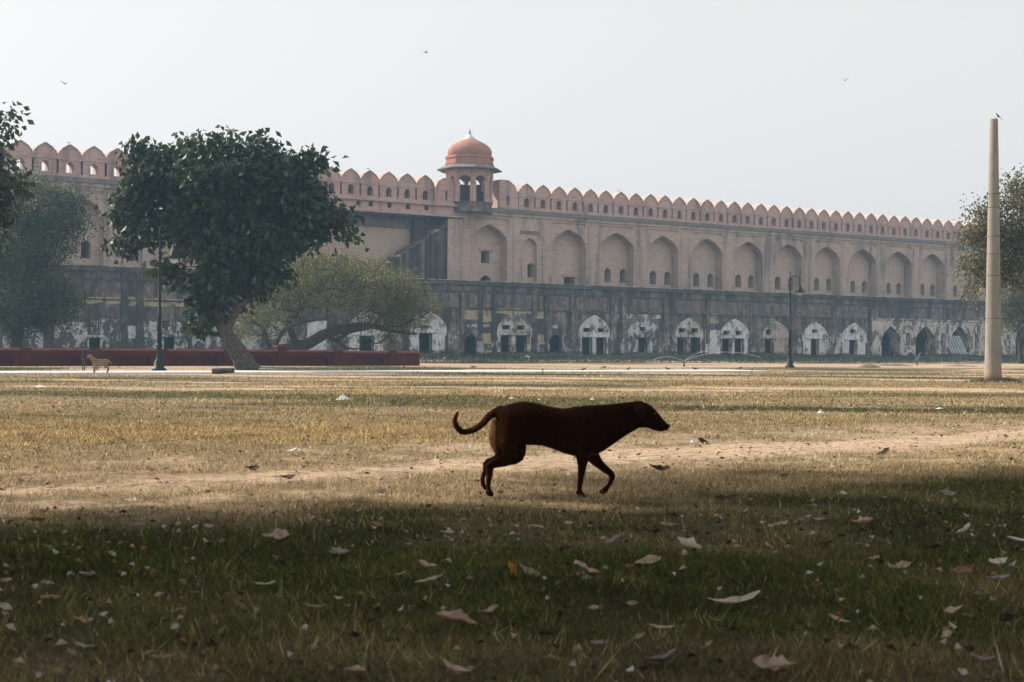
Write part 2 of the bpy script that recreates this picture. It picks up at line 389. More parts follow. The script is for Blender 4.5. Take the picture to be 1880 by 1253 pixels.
# grass: bent blades, denser and finer close by
rng = np.random.default_rng(7)
def blades(y0, y1, num, hgt, wid):
    y = np.sqrt(rng.uniform(y0*y0, y1*y1, num)); x = rng.uniform(-1, 1, num)*(y*.40+.9)
    so, gr, go = f_soil(x, y), f_green(x, y), f_gold(x, y)
    cl = fbm(x*3.1, y*3.1, 31)
    keep = rng.uniform(0, 1, num) < np.clip(.25+1.1*cl-.85*so+.25*go+.15*gr, .04, 1)
    keep &= ~((np.abs(qdist(x, y)-60.5) < 1.9))
    x, y, so, gr, go, cl = (a[keep] for a in (x, y, so, gr, go, cl)); k = len(x)
    h = hgt*rng.lognormal(0, .42, k)*(.55+.9*cl)*(1+.15*go)*(1-.5*so)
    lean = rng.uniform(.3, 1.45, k)+(rng.uniform(0, 1, k) < .2)*1.6; az = rng.uniform(0, 2*np.pi, k); fa = rng.uniform(0, 2*np.pi, k)
    w = wid*rng.uniform(.6, 1.5, k); z = gz(x, y)+(fbm(x*1.1, y*1.1, 2)-.5)*.06*sst(y, 60, 20)+(fbm(x*5, y*5, 12)-.5)*.025*sst(y, 22, 9)-.006
    base = np.stack([x, y, z], 1); sd = np.stack([np.cos(fa), np.sin(fa), np.zeros(k)], 1)*w[:, None]*.5
    up = np.stack([np.cos(az)*np.sin(lean), np.sin(az)*np.sin(lean), np.maximum(np.cos(lean), .06)], 1)*h[:, None]
    V = np.empty((k, 3, 3)); V[:, 0] = base-sd; V[:, 1] = base+sd; V[:, 2] = base+up
    dry = np.array([.36, .285, .15]); gold = np.array([.40, .305, .14]); grn = np.array([.050, .092, .012]); straw = np.array([.40, .31, .20]); brn = np.array([.17, .105, .05])
    g = (gr*1.05+rng.normal(0, .22, k))[:, None].clip(0, 1)
    c = dry*(1-go[:, None])+gold*go[:, None]; c = c*(1-g)+grn*g
    r = rng.uniform(0, 1, k)[:, None]; c = np.where(r < .08*(1-.5*g), straw, np.where(r > .80, brn, c))
    st_ = sst(3.2-np.abs(y-np.interp(x, TX, TY)-.2), 0, 1.6)[:, None]*.8*(1-g); c = c*(1-st_)+straw*1.15*st_
    c = c*rng.lognormal(-.05, .48, k)[:, None]*(.45+1.1*fbm(x*2.3, y*2.3, 55, 4))[:, None]; c = c.clip(0, .75)
    return V.reshape(-1, 3), np.repeat(c, 3, 0)
parts = [blades(3.0, 6.2, 360000, .030, .0040), blades(6.2, 11, 360000, .030, .0055), blades(11, 20, 320000, .028, .010),
         blades(20, 46, 240000, .036, .022), blades(46, 78, 60000, .05, .04)]
GV = np.concatenate([p[0] for p in parts]); GC = np.concatenate([p[1] for p in parts])
tag(obj('grass', tri_mesh('grass', GV, np.arange(len(GV)).reshape(-1, 3), GC), 'grass_blade'), 'dry and green grass blades covering the open field', 'grass', kind='stuff')
del parts, GV, GC

# ------------------------------------------------------------------ fort wall (upper)
FORT = empty('fort_wall', tuple(P0), math.pi/2-AZ)
tag(FORT, 'long tall fort wall of buff brick with arched niches and pink scalloped battlements', 'fort wall', kind='thing')
ZT, ZSH, ZPB, ZCB = 17.18, 15.94, 14.57, 14.04
TH = 1.15                                                # battlement thickness
def prof_merlon(hw):
    R = [(1, 0), (1, .22), (.95, .40), (.86, .52), (.74, .60), (.68, .68), (.56, .76), (.44, .80), (.36, .86), (.20, .92), (.12, .97), (0, 1)]
    L = [(-hw*a, ZSH+(ZT-ZSH)*b) for a, b in R]; return L+[(-x, zq) for x, zq in reversed(L[:-1])]
MP = 1.9245
V, F = plate_data([(-MP/2+.1, ZPB+.22)]+[(-MP/2+.1, ZSH-.05)]+[(MP/2-.1, ZSH-.05)]+[(MP/2-.1, ZPB+.22)], [arch(0, .29, ZPB+.32, ZPB+.92, ZPB+1.2, 5)], 0, TH)
body_me = mesh('merlon', V, F); body_me.materials.append(M['pink_stone'])
V, F = plate_data(list(reversed(prof_merlon(MP/2-.03))), [], .03, TH-.03); crest_me = mesh('crest', V, F); crest_me.materials.append(M['pink_stone'])
# thick pale coping bent over the scalloped top, and the string course below it
pc = prof_merlon(MP/2-.01); V, F = [], []
inner = [(x*.93, ZSH+(zq-ZSH)*.93) for x, zq in pc]
plate_data(pc+list(reversed(inner)), [], -.05, TH+.05, V, F); cop_me = mesh('coping', V, F); cop_me.materials.append(M['pink_coping'])
V, F = [], []; box_data(V, F, -MP/2+.004, MP/2-.004, -.06, TH+.06, ZSH-.06, ZSH+.05); str_me = mesh('string_course', V, F); str_me.materials.append(M['pink_stone'])
V, F = plate_data(arch(0, .38, ZPB+.25, ZPB+.95, ZPB+1.31, 6), [arch(0, .291, ZPB+.319, ZPB+.92, ZPB+1.202, 5)], -.05, .02); fr_me = mesh('loophole_frame', V, F); fr_me.materials.append(M['pink_coping'])
rm = random.Random(3)
V, F = plate_data(rect(-.36, .36, ZPB+.25, ZPB+1.28), [rect(-.05, .05, ZPB+.5, ZPB+1.0)], TH-.3, TH-.02); bk_me = mesh('loophole_light_block', V, F); bk_me.materials.append(M['dark_brick'])  # plate added behind each loophole to keep sunlight out and darken it
ms = [-23.30+MP*k for k in range(0, 42)] + [-34.60-1.916*k for k in range(0, 23)]
for s in ms:
    b = obj('merlon', body_me, None, FORT); b.location = (s, rm.uniform(-.012, .012), rm.uniform(-.02, .02))
    for nm, me in (('crest', crest_me), ('coping', cop_me), ('string_course', str_me), ('loophole_frame', fr_me)):
        obj(nm, me, None, b)
    if s > -58: obj('loophole_light_block', bk_me, None, b)
# end pieces either side of the pavilion
sL0, sL1 = W(798, 330)[0], W(843, 330)[0]; sR0, sR1 = W(915, 330)[0], -23.30-MP/2
e = plate('end_merlon', [(sL0, ZPB+.2), (sL1, ZPB+.2), (sL1, 17.0), (sL0+1.0, 17.05), (sL0+.45, 16.75), (sL0, 15.95)], [rect(sL0+1.15, sL0+1.4, ZPB+.4, ZPB+1.25)], 0, TH, 'pink_stone', FORT)
e = plate('end_merlon', [(sR0, ZPB+.2), (sR1, ZPB+.2), (sR1, 15.95), (sR1-.35, 16.85), (sR1-1.1, 17.35), (sR0+.2, 17.35), (sR0, 17.1)], [rect(sR0+.95, sR0+1.3, ZPB+.4, ZPB+1.3)], 0, TH, 'pink_stone', FORT)
e = box('end_pier', sR0-.02, sR0+.6, -.25, TH+.5, ZPB+.1, 17.25, 'pink_stone', FORT)
SE = W(848, 430)[0]                                     # corner where the right-hand wall begins
SREC0, SREC1 = W(585, 430)[0], W(772, 430)[0]           # set-back stretch left of the tower
SA, SB = -84.0, 62.0
# parapet base, cornice bands
for a, b in ((SA, sL1), (sR0, SB)):
    box('parapet_base', a, b, -.1, TH+.3, ZPB-.01, ZPB+.219, 'pink_stone', FORT)
for a, b in ((SA, SREC0), (SE, SB)):
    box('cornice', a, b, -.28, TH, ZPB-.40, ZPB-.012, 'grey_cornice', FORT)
    box('cornice_moulding', a, b, -.14, TH-.1, ZCB-.16, ZPB-.402, 'buff_brick', FORT)
# balcony parapet over the set-back stretch
box('balcony_ledge', SREC0, SE, -.35, TH, ZPB-.16, ZPB-.012, 'pink_coping', FORT)
zb0 = W(700, 378.5)[1]
bx = []
for px in (658, 681, 715, 749, 783): bx.append(W(px, 372)[0])
plate('balcony_parapet', rect(SREC0, SE-.05, 13.55, ZPB-.162), [rect(s-.22, s+.22, 13.9, 14.35) for s in bx], -.05, .35, 'pink_stone', FORT)
box('balcony_floor', SREC0, SE, -.4, 2.3, 13.40, 13.548, 'pink_coping', FORT)
for k in range(11):
    s = SREC0+.6+k*1.5
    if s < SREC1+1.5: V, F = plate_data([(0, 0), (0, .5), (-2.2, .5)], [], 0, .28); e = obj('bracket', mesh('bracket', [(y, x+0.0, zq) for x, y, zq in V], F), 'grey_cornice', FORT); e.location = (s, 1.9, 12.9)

def niche_bay(s0, s1, xc, hw, zs, za, wins, depth=1.15):
    """one bay: face with a pointed niche, the niche's back wall with its window openings, deep dark reveals"""
    zb, zt = 6.2, ZCB-.161
    slots = []
    if hw > 1.5: slots = [rect(xc-hw*.95, xc+hw*.95, 13.34, 13.62)]
    f = plate('bay', [(s0+.003, zb)]+([(xc-hw, zb), *arch(xc, hw, zb, zs, za)[1:-1], (xc+hw, zb)])+[(s1-.003, zb), (s1-.003, zt), (s0+.003, zt)], slots, 0, depth, 'buff_brick', FORT)
    if slots: box('slot_back', xc-hw*.95, xc+hw*.95, .14, .4, 13.341, 13.619, 'buff_brick', f)
    holes = []
    for (w0, w1, z0, z1, kind) in wins:
        holes.append(arch((w0+w1)/2, (w1-w0)/2, z0, z1-(w1-w0)*.42, z1, 6) if kind == 'a' else rect(w0, w1, z0, z1))
    b = plate('niche', rect(xc-hw-.25, xc+hw+.25, zb, za+.25), holes, depth+.002, depth+.9, 'niche_plaster', f)
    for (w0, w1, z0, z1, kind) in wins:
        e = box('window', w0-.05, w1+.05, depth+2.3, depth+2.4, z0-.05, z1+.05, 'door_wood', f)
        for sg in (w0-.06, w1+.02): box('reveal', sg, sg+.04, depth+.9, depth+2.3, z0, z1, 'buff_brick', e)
        if kind == 'l': box('lintel', w0-.28, w1+.28, depth-.12, depth+.05, z1, z1+.22, 'pink_stone', e)
    rx = s1-.22                                          # thin raised rib at the bay's edge
    box('rib', rx, rx+.12, -.07, .01, zb, zt-.25, 'buff_brick', f)
def win(xa, xb, ya, yb, kind='a', off=1.15):
    a, z1 = W(xa, ya, off); b, z0 = W(xb, yb, off); return (a, b, z0, max(z1, z0+.3), kind)
NE = [(864.7, 931.5), (959.5, 986.4), (1013, 1076), (1100.6, 1164), (1189, 1246), (1271, 1327), (1348.6, 1401), (1422, 1473.6), (1494, 1542.5), (1559.5, 1609), (1625.6, 1674), (1690, 1734)]
NW = {0: [win(883, 899, 461, 484, 'l'), win(882, 902, 505, 520, 'a')], 1: [win(961.5, 974, 483.4, 510.6)], 2: [win(1035.6, 1055, 509, 530, 'l')]}
for i, e in enumerate([(1110, 1121.4, 492, 519, 1138, 1150), (1193, 1205, 497, 522.5, 1220, 1231), (1273, 1284, 500.7, 526.5, 1299, 1309.7), (1350, 1361, 504, 528, 1374, 1384.4), (1422.7, 1433, 507, 532, 1447, 1456.7), (1494.5, 1504, 510, 534, 1517.4, 1526), (1561.6, 1570, 515, 538, 1582.5, 1591.5), (1627.7, 1635, 519, 540.5, 1646, 1654.5), (1690, 1697, 521, 543, 1708, 1716.6)]):
    w1 = win(e[0], e[1], e[2], e[3]); w2 = win(e[4], e[5], e[2]+1, e[3]+1); w2 = (w2[0], w2[1], w1[2], w1[3], 'a'); NW[3+i] = [w1, w2]
edges = [(W(a, 440)[0], W(b, 440)[0]) for a, b in NE]
k = 6.0
while edges[-1][1]+k < SB+4:
    a, b = edges[-1]; ww = NW[len(edges)-1]; edges.append((a+5.95, b+5.95)); NW[len(edges)-1] = [(w[0]+5.95, w[1]+5.95, w[2], w[3], w[4]) for w in ww]
prev = SE
for i, (a, b) in enumerate(edges):
    nx = edges[i+1][0] if i+1 < len(edges) else b+1.8
    s1 = b+(nx-b)*.30 if i > 1 else b+(nx-b)*.5
    small = (i == 1)
    niche_bay(prev, s1, (a+b)/2, (b-a)/2, 11.2 if small else 11.35, 11.95 if small else 13.0, NW[i], .5 if small else 1.15)
    if small: box('niche_hood', a-.25, b+.2, -.12, 0, 12.35, 12.62, 'grey_cornice', FORT)
    prev = s1
# left of the set-back stretch
la = [(-10, 55, 365), (104, 191, 357)]
prev = SA
for i, (xa, xb, ya) in enumerate(la):
    a, b = W(xa, 420)[0], W(xb, 420)[0]
    wn = [win(149, 167, 441, 475)] if i else [win(20, 36, 436, 470)]
    s1 = b+.5; niche_bay(prev, s1, (a+b)/2, (b-a)/2, 11.3, 13.05, wn); prev = s1
a, b = W(225, 420)[0], W(262, 420)[0]
niche_bay(prev, b+1.2, (a+b)/2, (b-a)/2, 11.0, 12.0, [win(236, 253, 447, 480, 'a', .5)], .5); prev = b+1.2
a, b = prev+1.4, prev+5.6
niche_bay(prev, b+1.0, (a+b)/2, 2.1, 11.3, 13.0, [((a+b)/2-.9, (a+b)/2-.3, 8.2, 9.6, 'a')]); prev = b+1.0
plate('bay', rect(prev, SREC0-.003, 6.2, ZCB-.161), [], 0, 1.15, 'buff_brick', FORT)
# set-back plastered wall with two small doors, then the ramped stair flank up to the tower
wl = [win(620, 634, 468, 500, 'a', 2.0)]
hb = [arch((w[0]+w[1])/2, (w[1]-w[0])/2, w[2], w[3]-.3, w[3], 5) for w in wl]
f = plate('set_back_wall', rect(SREC0-.2, SE+.2, 6.2, 13.38), hb, 2.0, 2.6, 'pale_plaster', FORT)
for w in wl: box('window', w[0]-.05, w[1]+.05, 3.4, 3.5, w[2]-.05, w[3], 'door_wood', f)
box('wall_return', SREC0-.2, SREC0-.004, .9, 2.0, 6.2, 13.38, 'buff_brick', FORT)
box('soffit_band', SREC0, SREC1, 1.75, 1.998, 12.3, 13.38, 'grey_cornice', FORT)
box('shade_panel', SREC1, SE-.004, 1.2, 1.998, 6.2, 13.38, 'dark_brick', FORT)  # shaded wall above the stair, its shade put in as dark brick
s0, z0 = W(700, 492); s1, z1 = W(846, 396)
nst = 26
st_m = FORT
for i in range(nst):
    a = s0+(SE-.05-s0)*i/nst; b = s0+(SE-.05-s0)*(i+1)/nst; zt = z0+(z1-z0)*(i+1)/nst
    box('stair_flank_block', a+.002, b-.002, .0+.28*rm.random(), 1.19, 6.2, zt-.12, rm.choice(('dark_brick', 'dark_brick', 'panel_brick', 'dark_coping')), FORT)
    box('stair_tread', a-.05, b-.006, -.06+.2*rm.random(), 1.188, zt-.118, zt+.07*rm.random(), 'pink_stone' if rm.random() < .4 else 'panel_brick', FORT)
box('corner_buttress', SE-1.6, SE-.01, -.12, -.002, 6.2, 13.3, 'buff_brick', FORT)
box('wall_core', SA, SB, 5.2, 6.0, 0.2, 14.5, 'buff_brick', FORT)
box('wall_walk', SA, SB, .86, 6.0, 14.2, 14.5, 'grey_cornice', FORT)
box('wall_foot', SA, SB, .0, .84, 0.2, 6.19, 'dark_brick', FORT)

# ------------------------------------------------------------------ domed pavilion
OFF = .55
sc_, _ = W(862, 350, OFF)
def zc(y): return W(862, y, OFF)[1]
PAV = empty('domed_pavilion', tuple(P0+WD*sc_-WN*OFF+np.array([0, 0, zc(390)])), math.pi/2-AZ)
tag(PAV, 'red sandstone domed pavilion on cusped arches standing above the fort wall', 'pavilion', kind='thing')
zo = zc(390)
def Z(y): return zc(y)-zo
AP = 1.98                                               # apothem of the octagon
CR = AP/math.cos(math.pi/8); PH = math.pi/8
lathe('plinth', [(CR*1.05, -.12), (CR*1.05, Z(387)), (CR*1.0, Z(386)), (CR*1.0, Z(376)), (CR*1.06, Z(375.6)), (CR*1.06, Z(374))], 8, 'panel_brick', PAV, ph=PH, smooth=False)
FLn = 2*AP*math.tan(math.pi/8)
def cusp(hw, zb, zs, za, lobes=7):
    P = [(-hw*.80, zb), (-hw*.80, zs)]; N_ = 6
    for i in range(lobes):
        a0, a1 = math.pi*i/lobes, math.pi*(i+1)/lobes
        for k in range(N_):
            a = a0+(a1-a0)*k/N_; r = 1+.13*math.sin(math.pi*k/N_)
            P.append((-hw*.92*r*math.cos(a), zs+(za-zs)*.93*r*math.sin(a)))
    return P+[(hw*.80, zs), (hw*.80, zb)]
zA, zT, zE = Z(373.9), Z(326), Z(312)
V, F = plate_data([(-FLn/2, zA), (-FLn/2, zE), (FLn/2, zE), (FLn/2, zA)][::-1], [], 0, 1)
hole = cusp(FLn/2-.2, zA, zT-.62, zT)
outer = [(-FLn/2+.02, zA)]+hole+[(FLn/2-.02, zA), (FLn/2-.02, zE), (-FLn/2+.02, zE)]
V, F = plate_data(outer, [], 0, .28); pan_me = mesh('arch_panel', V, F); pan_me.materials.append(M['pink_stone'])
for k in range(8):
    o = obj('arch_panel', pan_me, None, PAV); a = math.pi/4*k
    o.rotation_euler = (0, 0, a); o.location = (math.sin(a)*AP, -math.cos(a)*AP, 0)
    a2 = a+math.pi/8
    q = obj('pillar', mesh('pillar', *loft_data([ring(0, 0, zq, r, 8) for r, zq in ((.19, zA), (.19, zA+.3), (.13, zA+.42), (.12, zT-.7), (.18, zT-.55), (.18, zE))])), 'pink_stone', PAV)
    q.location = (math.sin(a2)*CR*.975, -math.cos(a2)*CR*.975, 0)
for k in (2, 3, 4, 5):                                  # low screens closing the far arches
    a = math.pi/4*k; q = box('screen', -FLn/2+.1, FLn/2-.1, .3, .4, zA, zA+(1.95 if k in (3, 4) else 1.2), 'dark_brick', PAV)
    q.rotation_euler = (0, 0, a); q.location = (math.sin(a)*AP, -math.cos(a)*AP, 0)
lathe('ceiling', [(CR*.95, zE-.12), (CR*.95, zE-.02)], 8, 'grey_cornice', PAV, ph=PH, smooth=False)
lathe('eaves', [(CR*.98, zE-.28), (CR*1.02, zE), (3.12, Z(314.6)), (3.14, Z(313.4)), (CR*1.1, Z(306))], 8, 'grey_cornice', PAV, ph=PH, smooth=False)
V, F = [], []
lathe('white_band', [(CR*1.08, Z(306.3)), (CR*1.06, Z(304))], 8, 'pink_coping', PAV, ph=PH, smooth=False)
lathe('drum', [(2.36, Z(304.1)), (2.36, Z(302)), (2.27, Z(301.5)), (2.27, Z(294)), (2.36, Z(293)), (2.36, Z(291.5)), (2.27, Z(291)), (2.27, Z(288)), (2.16, Z(287.5))], 8, 'dome_stone', PAV, ph=PH, smooth=False)
dz0, dz1 = Z(289), Z(257)
dp = [(1.98, 0), (2.06, .10), (2.10, .22), (2.07, .36), (1.95, .50), (1.72, .64), (1.40, .77), (1.05, .88), (.75, .96), (.62, 1.0)]
lathe('dome', [(r, dz0+(dz1-dz0)*t) for r, t in dp], 40, 'dome_stone', PAV)
lathe('lotus_cap', [(.72, dz1-.12), (.62, dz1+.03), (.42, dz1+.2), (.22, dz1+.42), (.08, Z(246.5))], 16, 'white_cap', PAV)
lathe('finial', [(.07, Z(247)), (.11, Z(245)), (.05, Z(243.5)), (.09, Z(242)), (.04, Z(240.5)), (.01, Z(235.5))], 10, 'iron_finial', PAV)

# ------------------------------------------------------------------ low arcaded range in front of the fort wall
LO = -5.0
LOWR = empty('arcaded_range', tuple(P0), math.pi/2-AZ)
tag(LOWR, 'long low soot-stained range with whitewashed arched cells at the foot of the fort wall', 'building', kind='thing')
def L(px, py): return W(px, py, LO)
def lrect(x0, x1, y0, y1):
    a, z1 = L(x0, y0); b, z0 = L(x1, y1); return rect(a, b, z0, z1)
ZL = 7.27; ZG = .05
main_holes = []
CELLS = [  # centre, left, right, spring y, apex y, doors (x0,x1,top), vents (x0,x1,y0,y1), finish
    (672, 641, 706, 607, 573, [(661, 685, 617)], [], 'whitewash'),
    (785, 752, 816, 603, 575, [(770, 792, 612)], [(771, 786, 597, 604)], 'whitewash'),
    (944, 915, 974, 607, 578, [(919.5, 937, 616), (947.5, 966, 616)], [(922, 936, 597, 605.5), (949, 963, 597.5, 606)], 'whitewash_worn'),
    (1091.5, 1066, 1116, 608, 583, [(1068.5, 1086, 620), (1095, 1112, 620)], [(1071, 1085, 602, 610), (1097, 1110, 603, 610.5)], 'whitewash'),
    (1181, 1154, 1208, 611, 587, [(1172, 1187, 620)], [(1174, 1185, 600.5, 608)], 'whitewash_dark'),
    (1263.5, 1241, 1288, 611, 588, [(1243.5, 1259, 620), (1268, 1284, 620)], [(1246, 1258, 603, 611), (1269, 1281, 603, 611)], 'whitewash_worn'),
    (1348, 1325, 1372, 612, 590, [(1326, 1342, 622), (1349, 1364, 622)], [(1328, 1339, 607.5, 615), (1350.5, 1362, 608, 615.5)], 'whitewash'),
    (1422, 1402, 1446, 614, 594, [(1404, 1418.5, 622.5)], [(1406, 1416, 605.5, 615)], 'whitewash_pink'),
    (1496, 1475, 1517, 617, 595, [(1489, 1502, 623)], [(1490.5, 1501, 605, 611.5)], 'whitewash'),
    (1567, 1547, 1588, 619, 597, [(1559.5, 1572, 625)], [(1561, 1571, 605, 612)], 'whitewash'),
]
for (xc, x0, x1, ys_, ya, doors, vents, fin) in CELLS:
    a, b = L(x0, 630)[0], L(x1, 630)[0]; s = (a+b)/2; hw = (b-a)/2
    zs, za = L(xc, ys_)[1], L(xc, ya)[1]
    main_holes.append(arch(s, hw, ZG+.02, zs, za, 9, .42))
    dh = []
    for (d0, d1, dt) in doors:
        p, q = L(d0, dt), L(d1, dt); dh.append((p[0], q[0], (p[1]+q[1])/2))
    hs_ = []
    for (v0, v1, t0, t1) in vents:
        p, q = L(v0, t0), L(v1, t1); hs_.append((p[0], q[0], q[1], p[1]))
    # outline of the infill goes round the doors, which reach the ground
    out = [(s-hw-.02, ZG)]
    for (p, q, t) in dh: out += [(p, ZG), (p, t), (q, t), (q, ZG)]
    out += [pt for pt in reversed(arch(s, hw+.02, ZG, zs, za+.02, 9, .42)[1:])][:-0 or None]
    out = [out[0]]+out[1:]
    out.append((s-hw-.02, zs))
    o2 = []
    for pt in out:
        if not o2 or (abs(pt[0]-o2[-1][0])+abs(pt[1]-o2[-1][1])) > 1e-5: o2.append(pt)
    inf = plate('arch_infill', o2, [rect(p, q, r, t) for p, q, r, t in hs_], LO-.03, LO+.34, fin, LOWR)
    # moulded rim round the arch head
    ra = arch(s, hw+.18, zs-.6, zs, za+.24, 9, .42); rb = arch(s, hw+.0, zs-.6, zs, za, 9, .42)
    plate('arch_rim', ra+list(reversed(rb)), [], LO-.055, LO+.05, fin, inf)
    tt = dh[0][2]
    box('lintel', s-hw*.92, s+hw*.92, LO-.12, LO-.032, tt+.04, tt+.2, fin, inf)
    for j, (p, q, t) in enumerate(dh):
        d = box('door', p+.1, p+(q-p)*rm.choice((.35, .5, .45)), LO+.42, LO+.47, ZG+.1, t-.08, 'door_wood', inf)
        box('door_frame', p-.06, p, LO-.06, LO+.1, ZG+.2, t, 'timber', inf); box('door_frame', q, q+.06, LO-.06, LO+.1, ZG+.2, t, 'timber', inf)
    for (p, q, r, t) in hs_:
        box('vent_sill', p-.08, q+.08, LO-.09, LO-.031, r-.09, r, fin, inf); box('vent_hood', p-.08, q+.08, LO-.09, LO-.031, t, t+.07, fin, inf)
# two bare pointed doorways
for (x0, x1, ys_, ya) in ((853, 876.5, 626, 614), (1009, 1030, 627, 615)):
    a, b = L(x0, 630)[0], L(x1, 630)[0]; main_holes.append(arch((a+b)/2, (b-a)/2, ZG+.02, L(x0, ys_)[1], L(x0, ya)[1], 7))
# doors and pierced screens of the plainer left-hand stretch
for (x0, x1, yt) in ((163.5, 184.5, 622), (300, 321, 620), (20, 40, 622), (546, 562, 624)):
    a, zt = L(x0, yt); b, _ = L(x1, yt); main_holes.append(rect(a, b, ZG+.02, zt))
screens = [(164, 184, 585, 601), (298.5, 319.5, 589, 604), (27, 45, 585, 601)]
for (x0, x1, y0, y1) in screens: main_holes.append(lrect(x0, x1, y0, y1))
# open arcade at the right: five pointed arches in one whitewashed panel
ARC = [(1618, 1652.5, 1634.5), (1680.5, 1717, 1700), (1745, 1778, 1762), (1807, 1838, 1822), (1864, 1894, 1879), (1922, 1952, 1937)]
pa, pb = L(1599, 630)[0], L(1975, 630)[0]; zpt = L(1640, 588)[1]
main_holes.append(rect(pa+.05, pb-.05, ZG+.02, zpt-.05))
out = [(pa, ZG)]
for (x0, x1, xc) in ARC:
    a, b = L(x0, 630)[0], L(x1, 630)[0]
    out += arch((a+b)/2, (b-a)/2, ZG, L(xc, 626)[1], L(xc, 599)[1], 9, .45)
out += [(pb, ZG), (pb, zpt), (pa, zpt)]
arcade = plate('arcade_panel', out, [], LO-.04, LO+1.5, 'whitewash_worn', LOWR)
for i, (x0, x1, xc) in enumerate(ARC[:-1]):
    m = (L(x1, 630)[0]+L(ARC[i+1][0], 630)[0])/2
    for dz in (.9, 1.8, 2.7): box('pier_niche_sill', m-.3, m+.3, LO-.12, LO-.042, dz, dz+.1, 'whitewash_dark', arcade)
    box('pier_strip', m-.32, m+.32, LO-.09, LO-.0415, .3, 3.4, 'stained_wall', arcade)
SA2, SB2 = -86.0, 64.0
plate('front_wall', rect(SA2, SB2, ZG, 6.899), main_holes, LO, LO+.32, 'stained_wall', LOWR)
for (x0, x1, y0, y1) in screens:
    (a, z1), (b, z0) = L(x0, y0), L(x1, y1); hh = []
    for i in range(4):
        for j in range(3):
            hx, hz = a+(b-a)*(i+.5)/4, z0+(z1-z0)*(j+.5)/3; hh.append(rect(hx-.085, hx+.085, hz-.085, hz+.085))
    plate('pierced_screen', rect(a, b, z0, z1), hh, LO+.05, LO+.2, 'whitewash_worn', LOWR)
box('coping', SA2, SB2, LO-.16, LO+.6, 6.90, ZL, 'dark_coping', LOWR)
box('terrace_roof', SA2, SB2, LO+.6, -.3, 6.7, ZL-.05, 'dark_coping', LOWR)
z1_ = L(944, 539)[1]; z2_ = L(944, 570)[1]
box('string_course', SA2, SB2, LO-.07, LO-.002, z1_-.05, z1_+.08, 'dark_coping', LOWR)
box('string_course', SA2, pa-.1, LO-.06, LO-.002, z2_-.06, z2_+.06, 'dark_coping', LOWR)
box('string_course', pa-.1, SB2, LO-.16, LO-.002, zpt+.01, zpt+.16, 'whitewash_dark', LOWR)
# pilaster strips
PIL = [(222, 233), (250, 262), (845, 852), (878.5, 885), (902.5, 909), (977, 984), (999, 1007), (1046, 1055), (1120, 1130), (1141, 1148), (1231, 1238), (1218, 1225), (1296, 1302), (1376, 1388), (1453, 1460), (1527, 1535), (1594, 1599), (80, 90), (345, 352), (420, 428), (480, 487), (600, 608), (725, 732)]
for (x0, x1) in PIL:
    a, b = L(x0, 600)[0], L(x1, 600)[0]
    left = x0 < 500
    box('pilaster', a, b, LO-.11-.002*(x0 % 7), LO-.001, ZG if left else 1.9, z1_-.06, 'dark_coping' if left else 'stained_wall', LOWR)
# brick panels in the upper tier, between the pilasters
pe = sorted((p for p in PIL if p[0] > 590))
for i in range(len(pe)-1):
    a, b = L(pe[i][1], 555)[0]+.12, L(pe[i+1][0], 555)[0]-.12
    if b-a > .5: plate('brick_panel', rect(a, b, z2_+.16, z1_-.16), [], LO-.03-.004*(i % 3), LO-.001, 'panel_brick', LOWR)
box('coping_highlight', SA2, SB2, LO-.2, LO+.3, ZL+.001, ZL+.05, 'whitewash_worn', LOWR)  # pale strip paints in the lit top edge of the coping
# plaster fields between the pilasters
FIELDS = [(148, 221, 545, 558, 'cream_plaster'), (235, 249, 546, 562, 'cream_plaster'), (264, 345, 548, 565, 'cream_plaster'), (235, 249, 598, 622, 'whitewash'), (100, 160, 586, 640, 'whitewash_dark'), (187, 221, 586, 640, 'whitewash_dark'), (264, 298, 590, 640, 'whitewash_dark'), (323, 420, 592, 640, 'whitewash_dark'), (5, 26, 586, 640, 'whitewash_dark'), (46, 79, 586, 640, 'whitewash_dark'), (430, 545, 590, 645, 'whitewash_dark'), (564, 600, 590, 645, 'whitewash'),
          (853, 878, 568, 587, 'cream_plaster'), (886, 902, 568, 592, 'cream_plaster'), (910, 976, 567, 577, 'cream_plaster'), (985, 998, 570, 586, 'cream_plaster'), (887, 901, 595, 601, 'cream_plaster'), (853, 878, 595, 601, 'whitewash_dark'), (886, 903, 612, 632, 'cream_plaster'), (888, 903, 643, 655, 'cream_plaster'), (987, 1000, 614, 633, 'cream_plaster'), (1008, 1027, 598, 604, 'whitewash_worn'), (1300, 1319, 573, 594, 'cream_plaster'), (1295, 1322, 606, 654, 'whitewash'), (1218, 1229, 612, 635, 'cream_plaster'), (1150, 1212, 575, 586, 'whitewash_worn'), (1532, 1545, 612, 650, 'whitewash_worn')]
for (x0, x1, y0, y1, fin) in FIELDS:
    r_ = lrect(x0, x1, y0, y1); j = .07
    pts = []
    for k in range(4):                                  # ragged edges where the plaster has fallen
        p, q = r_[k], r_[(k+1) % 4]; nseg = 7
        for t in range(nseg):
            pts.append((p[0]+(q[0]-p[0])*t/nseg+rm.uniform(-j, j), max(ZG+.02, p[1]+(q[1]-p[1])*t/nseg+rm.uniform(-j, j))))
    plate('plaster_field', pts, [], LO-.012-.004*rm.random(), LO-.001, fin, LOWR)
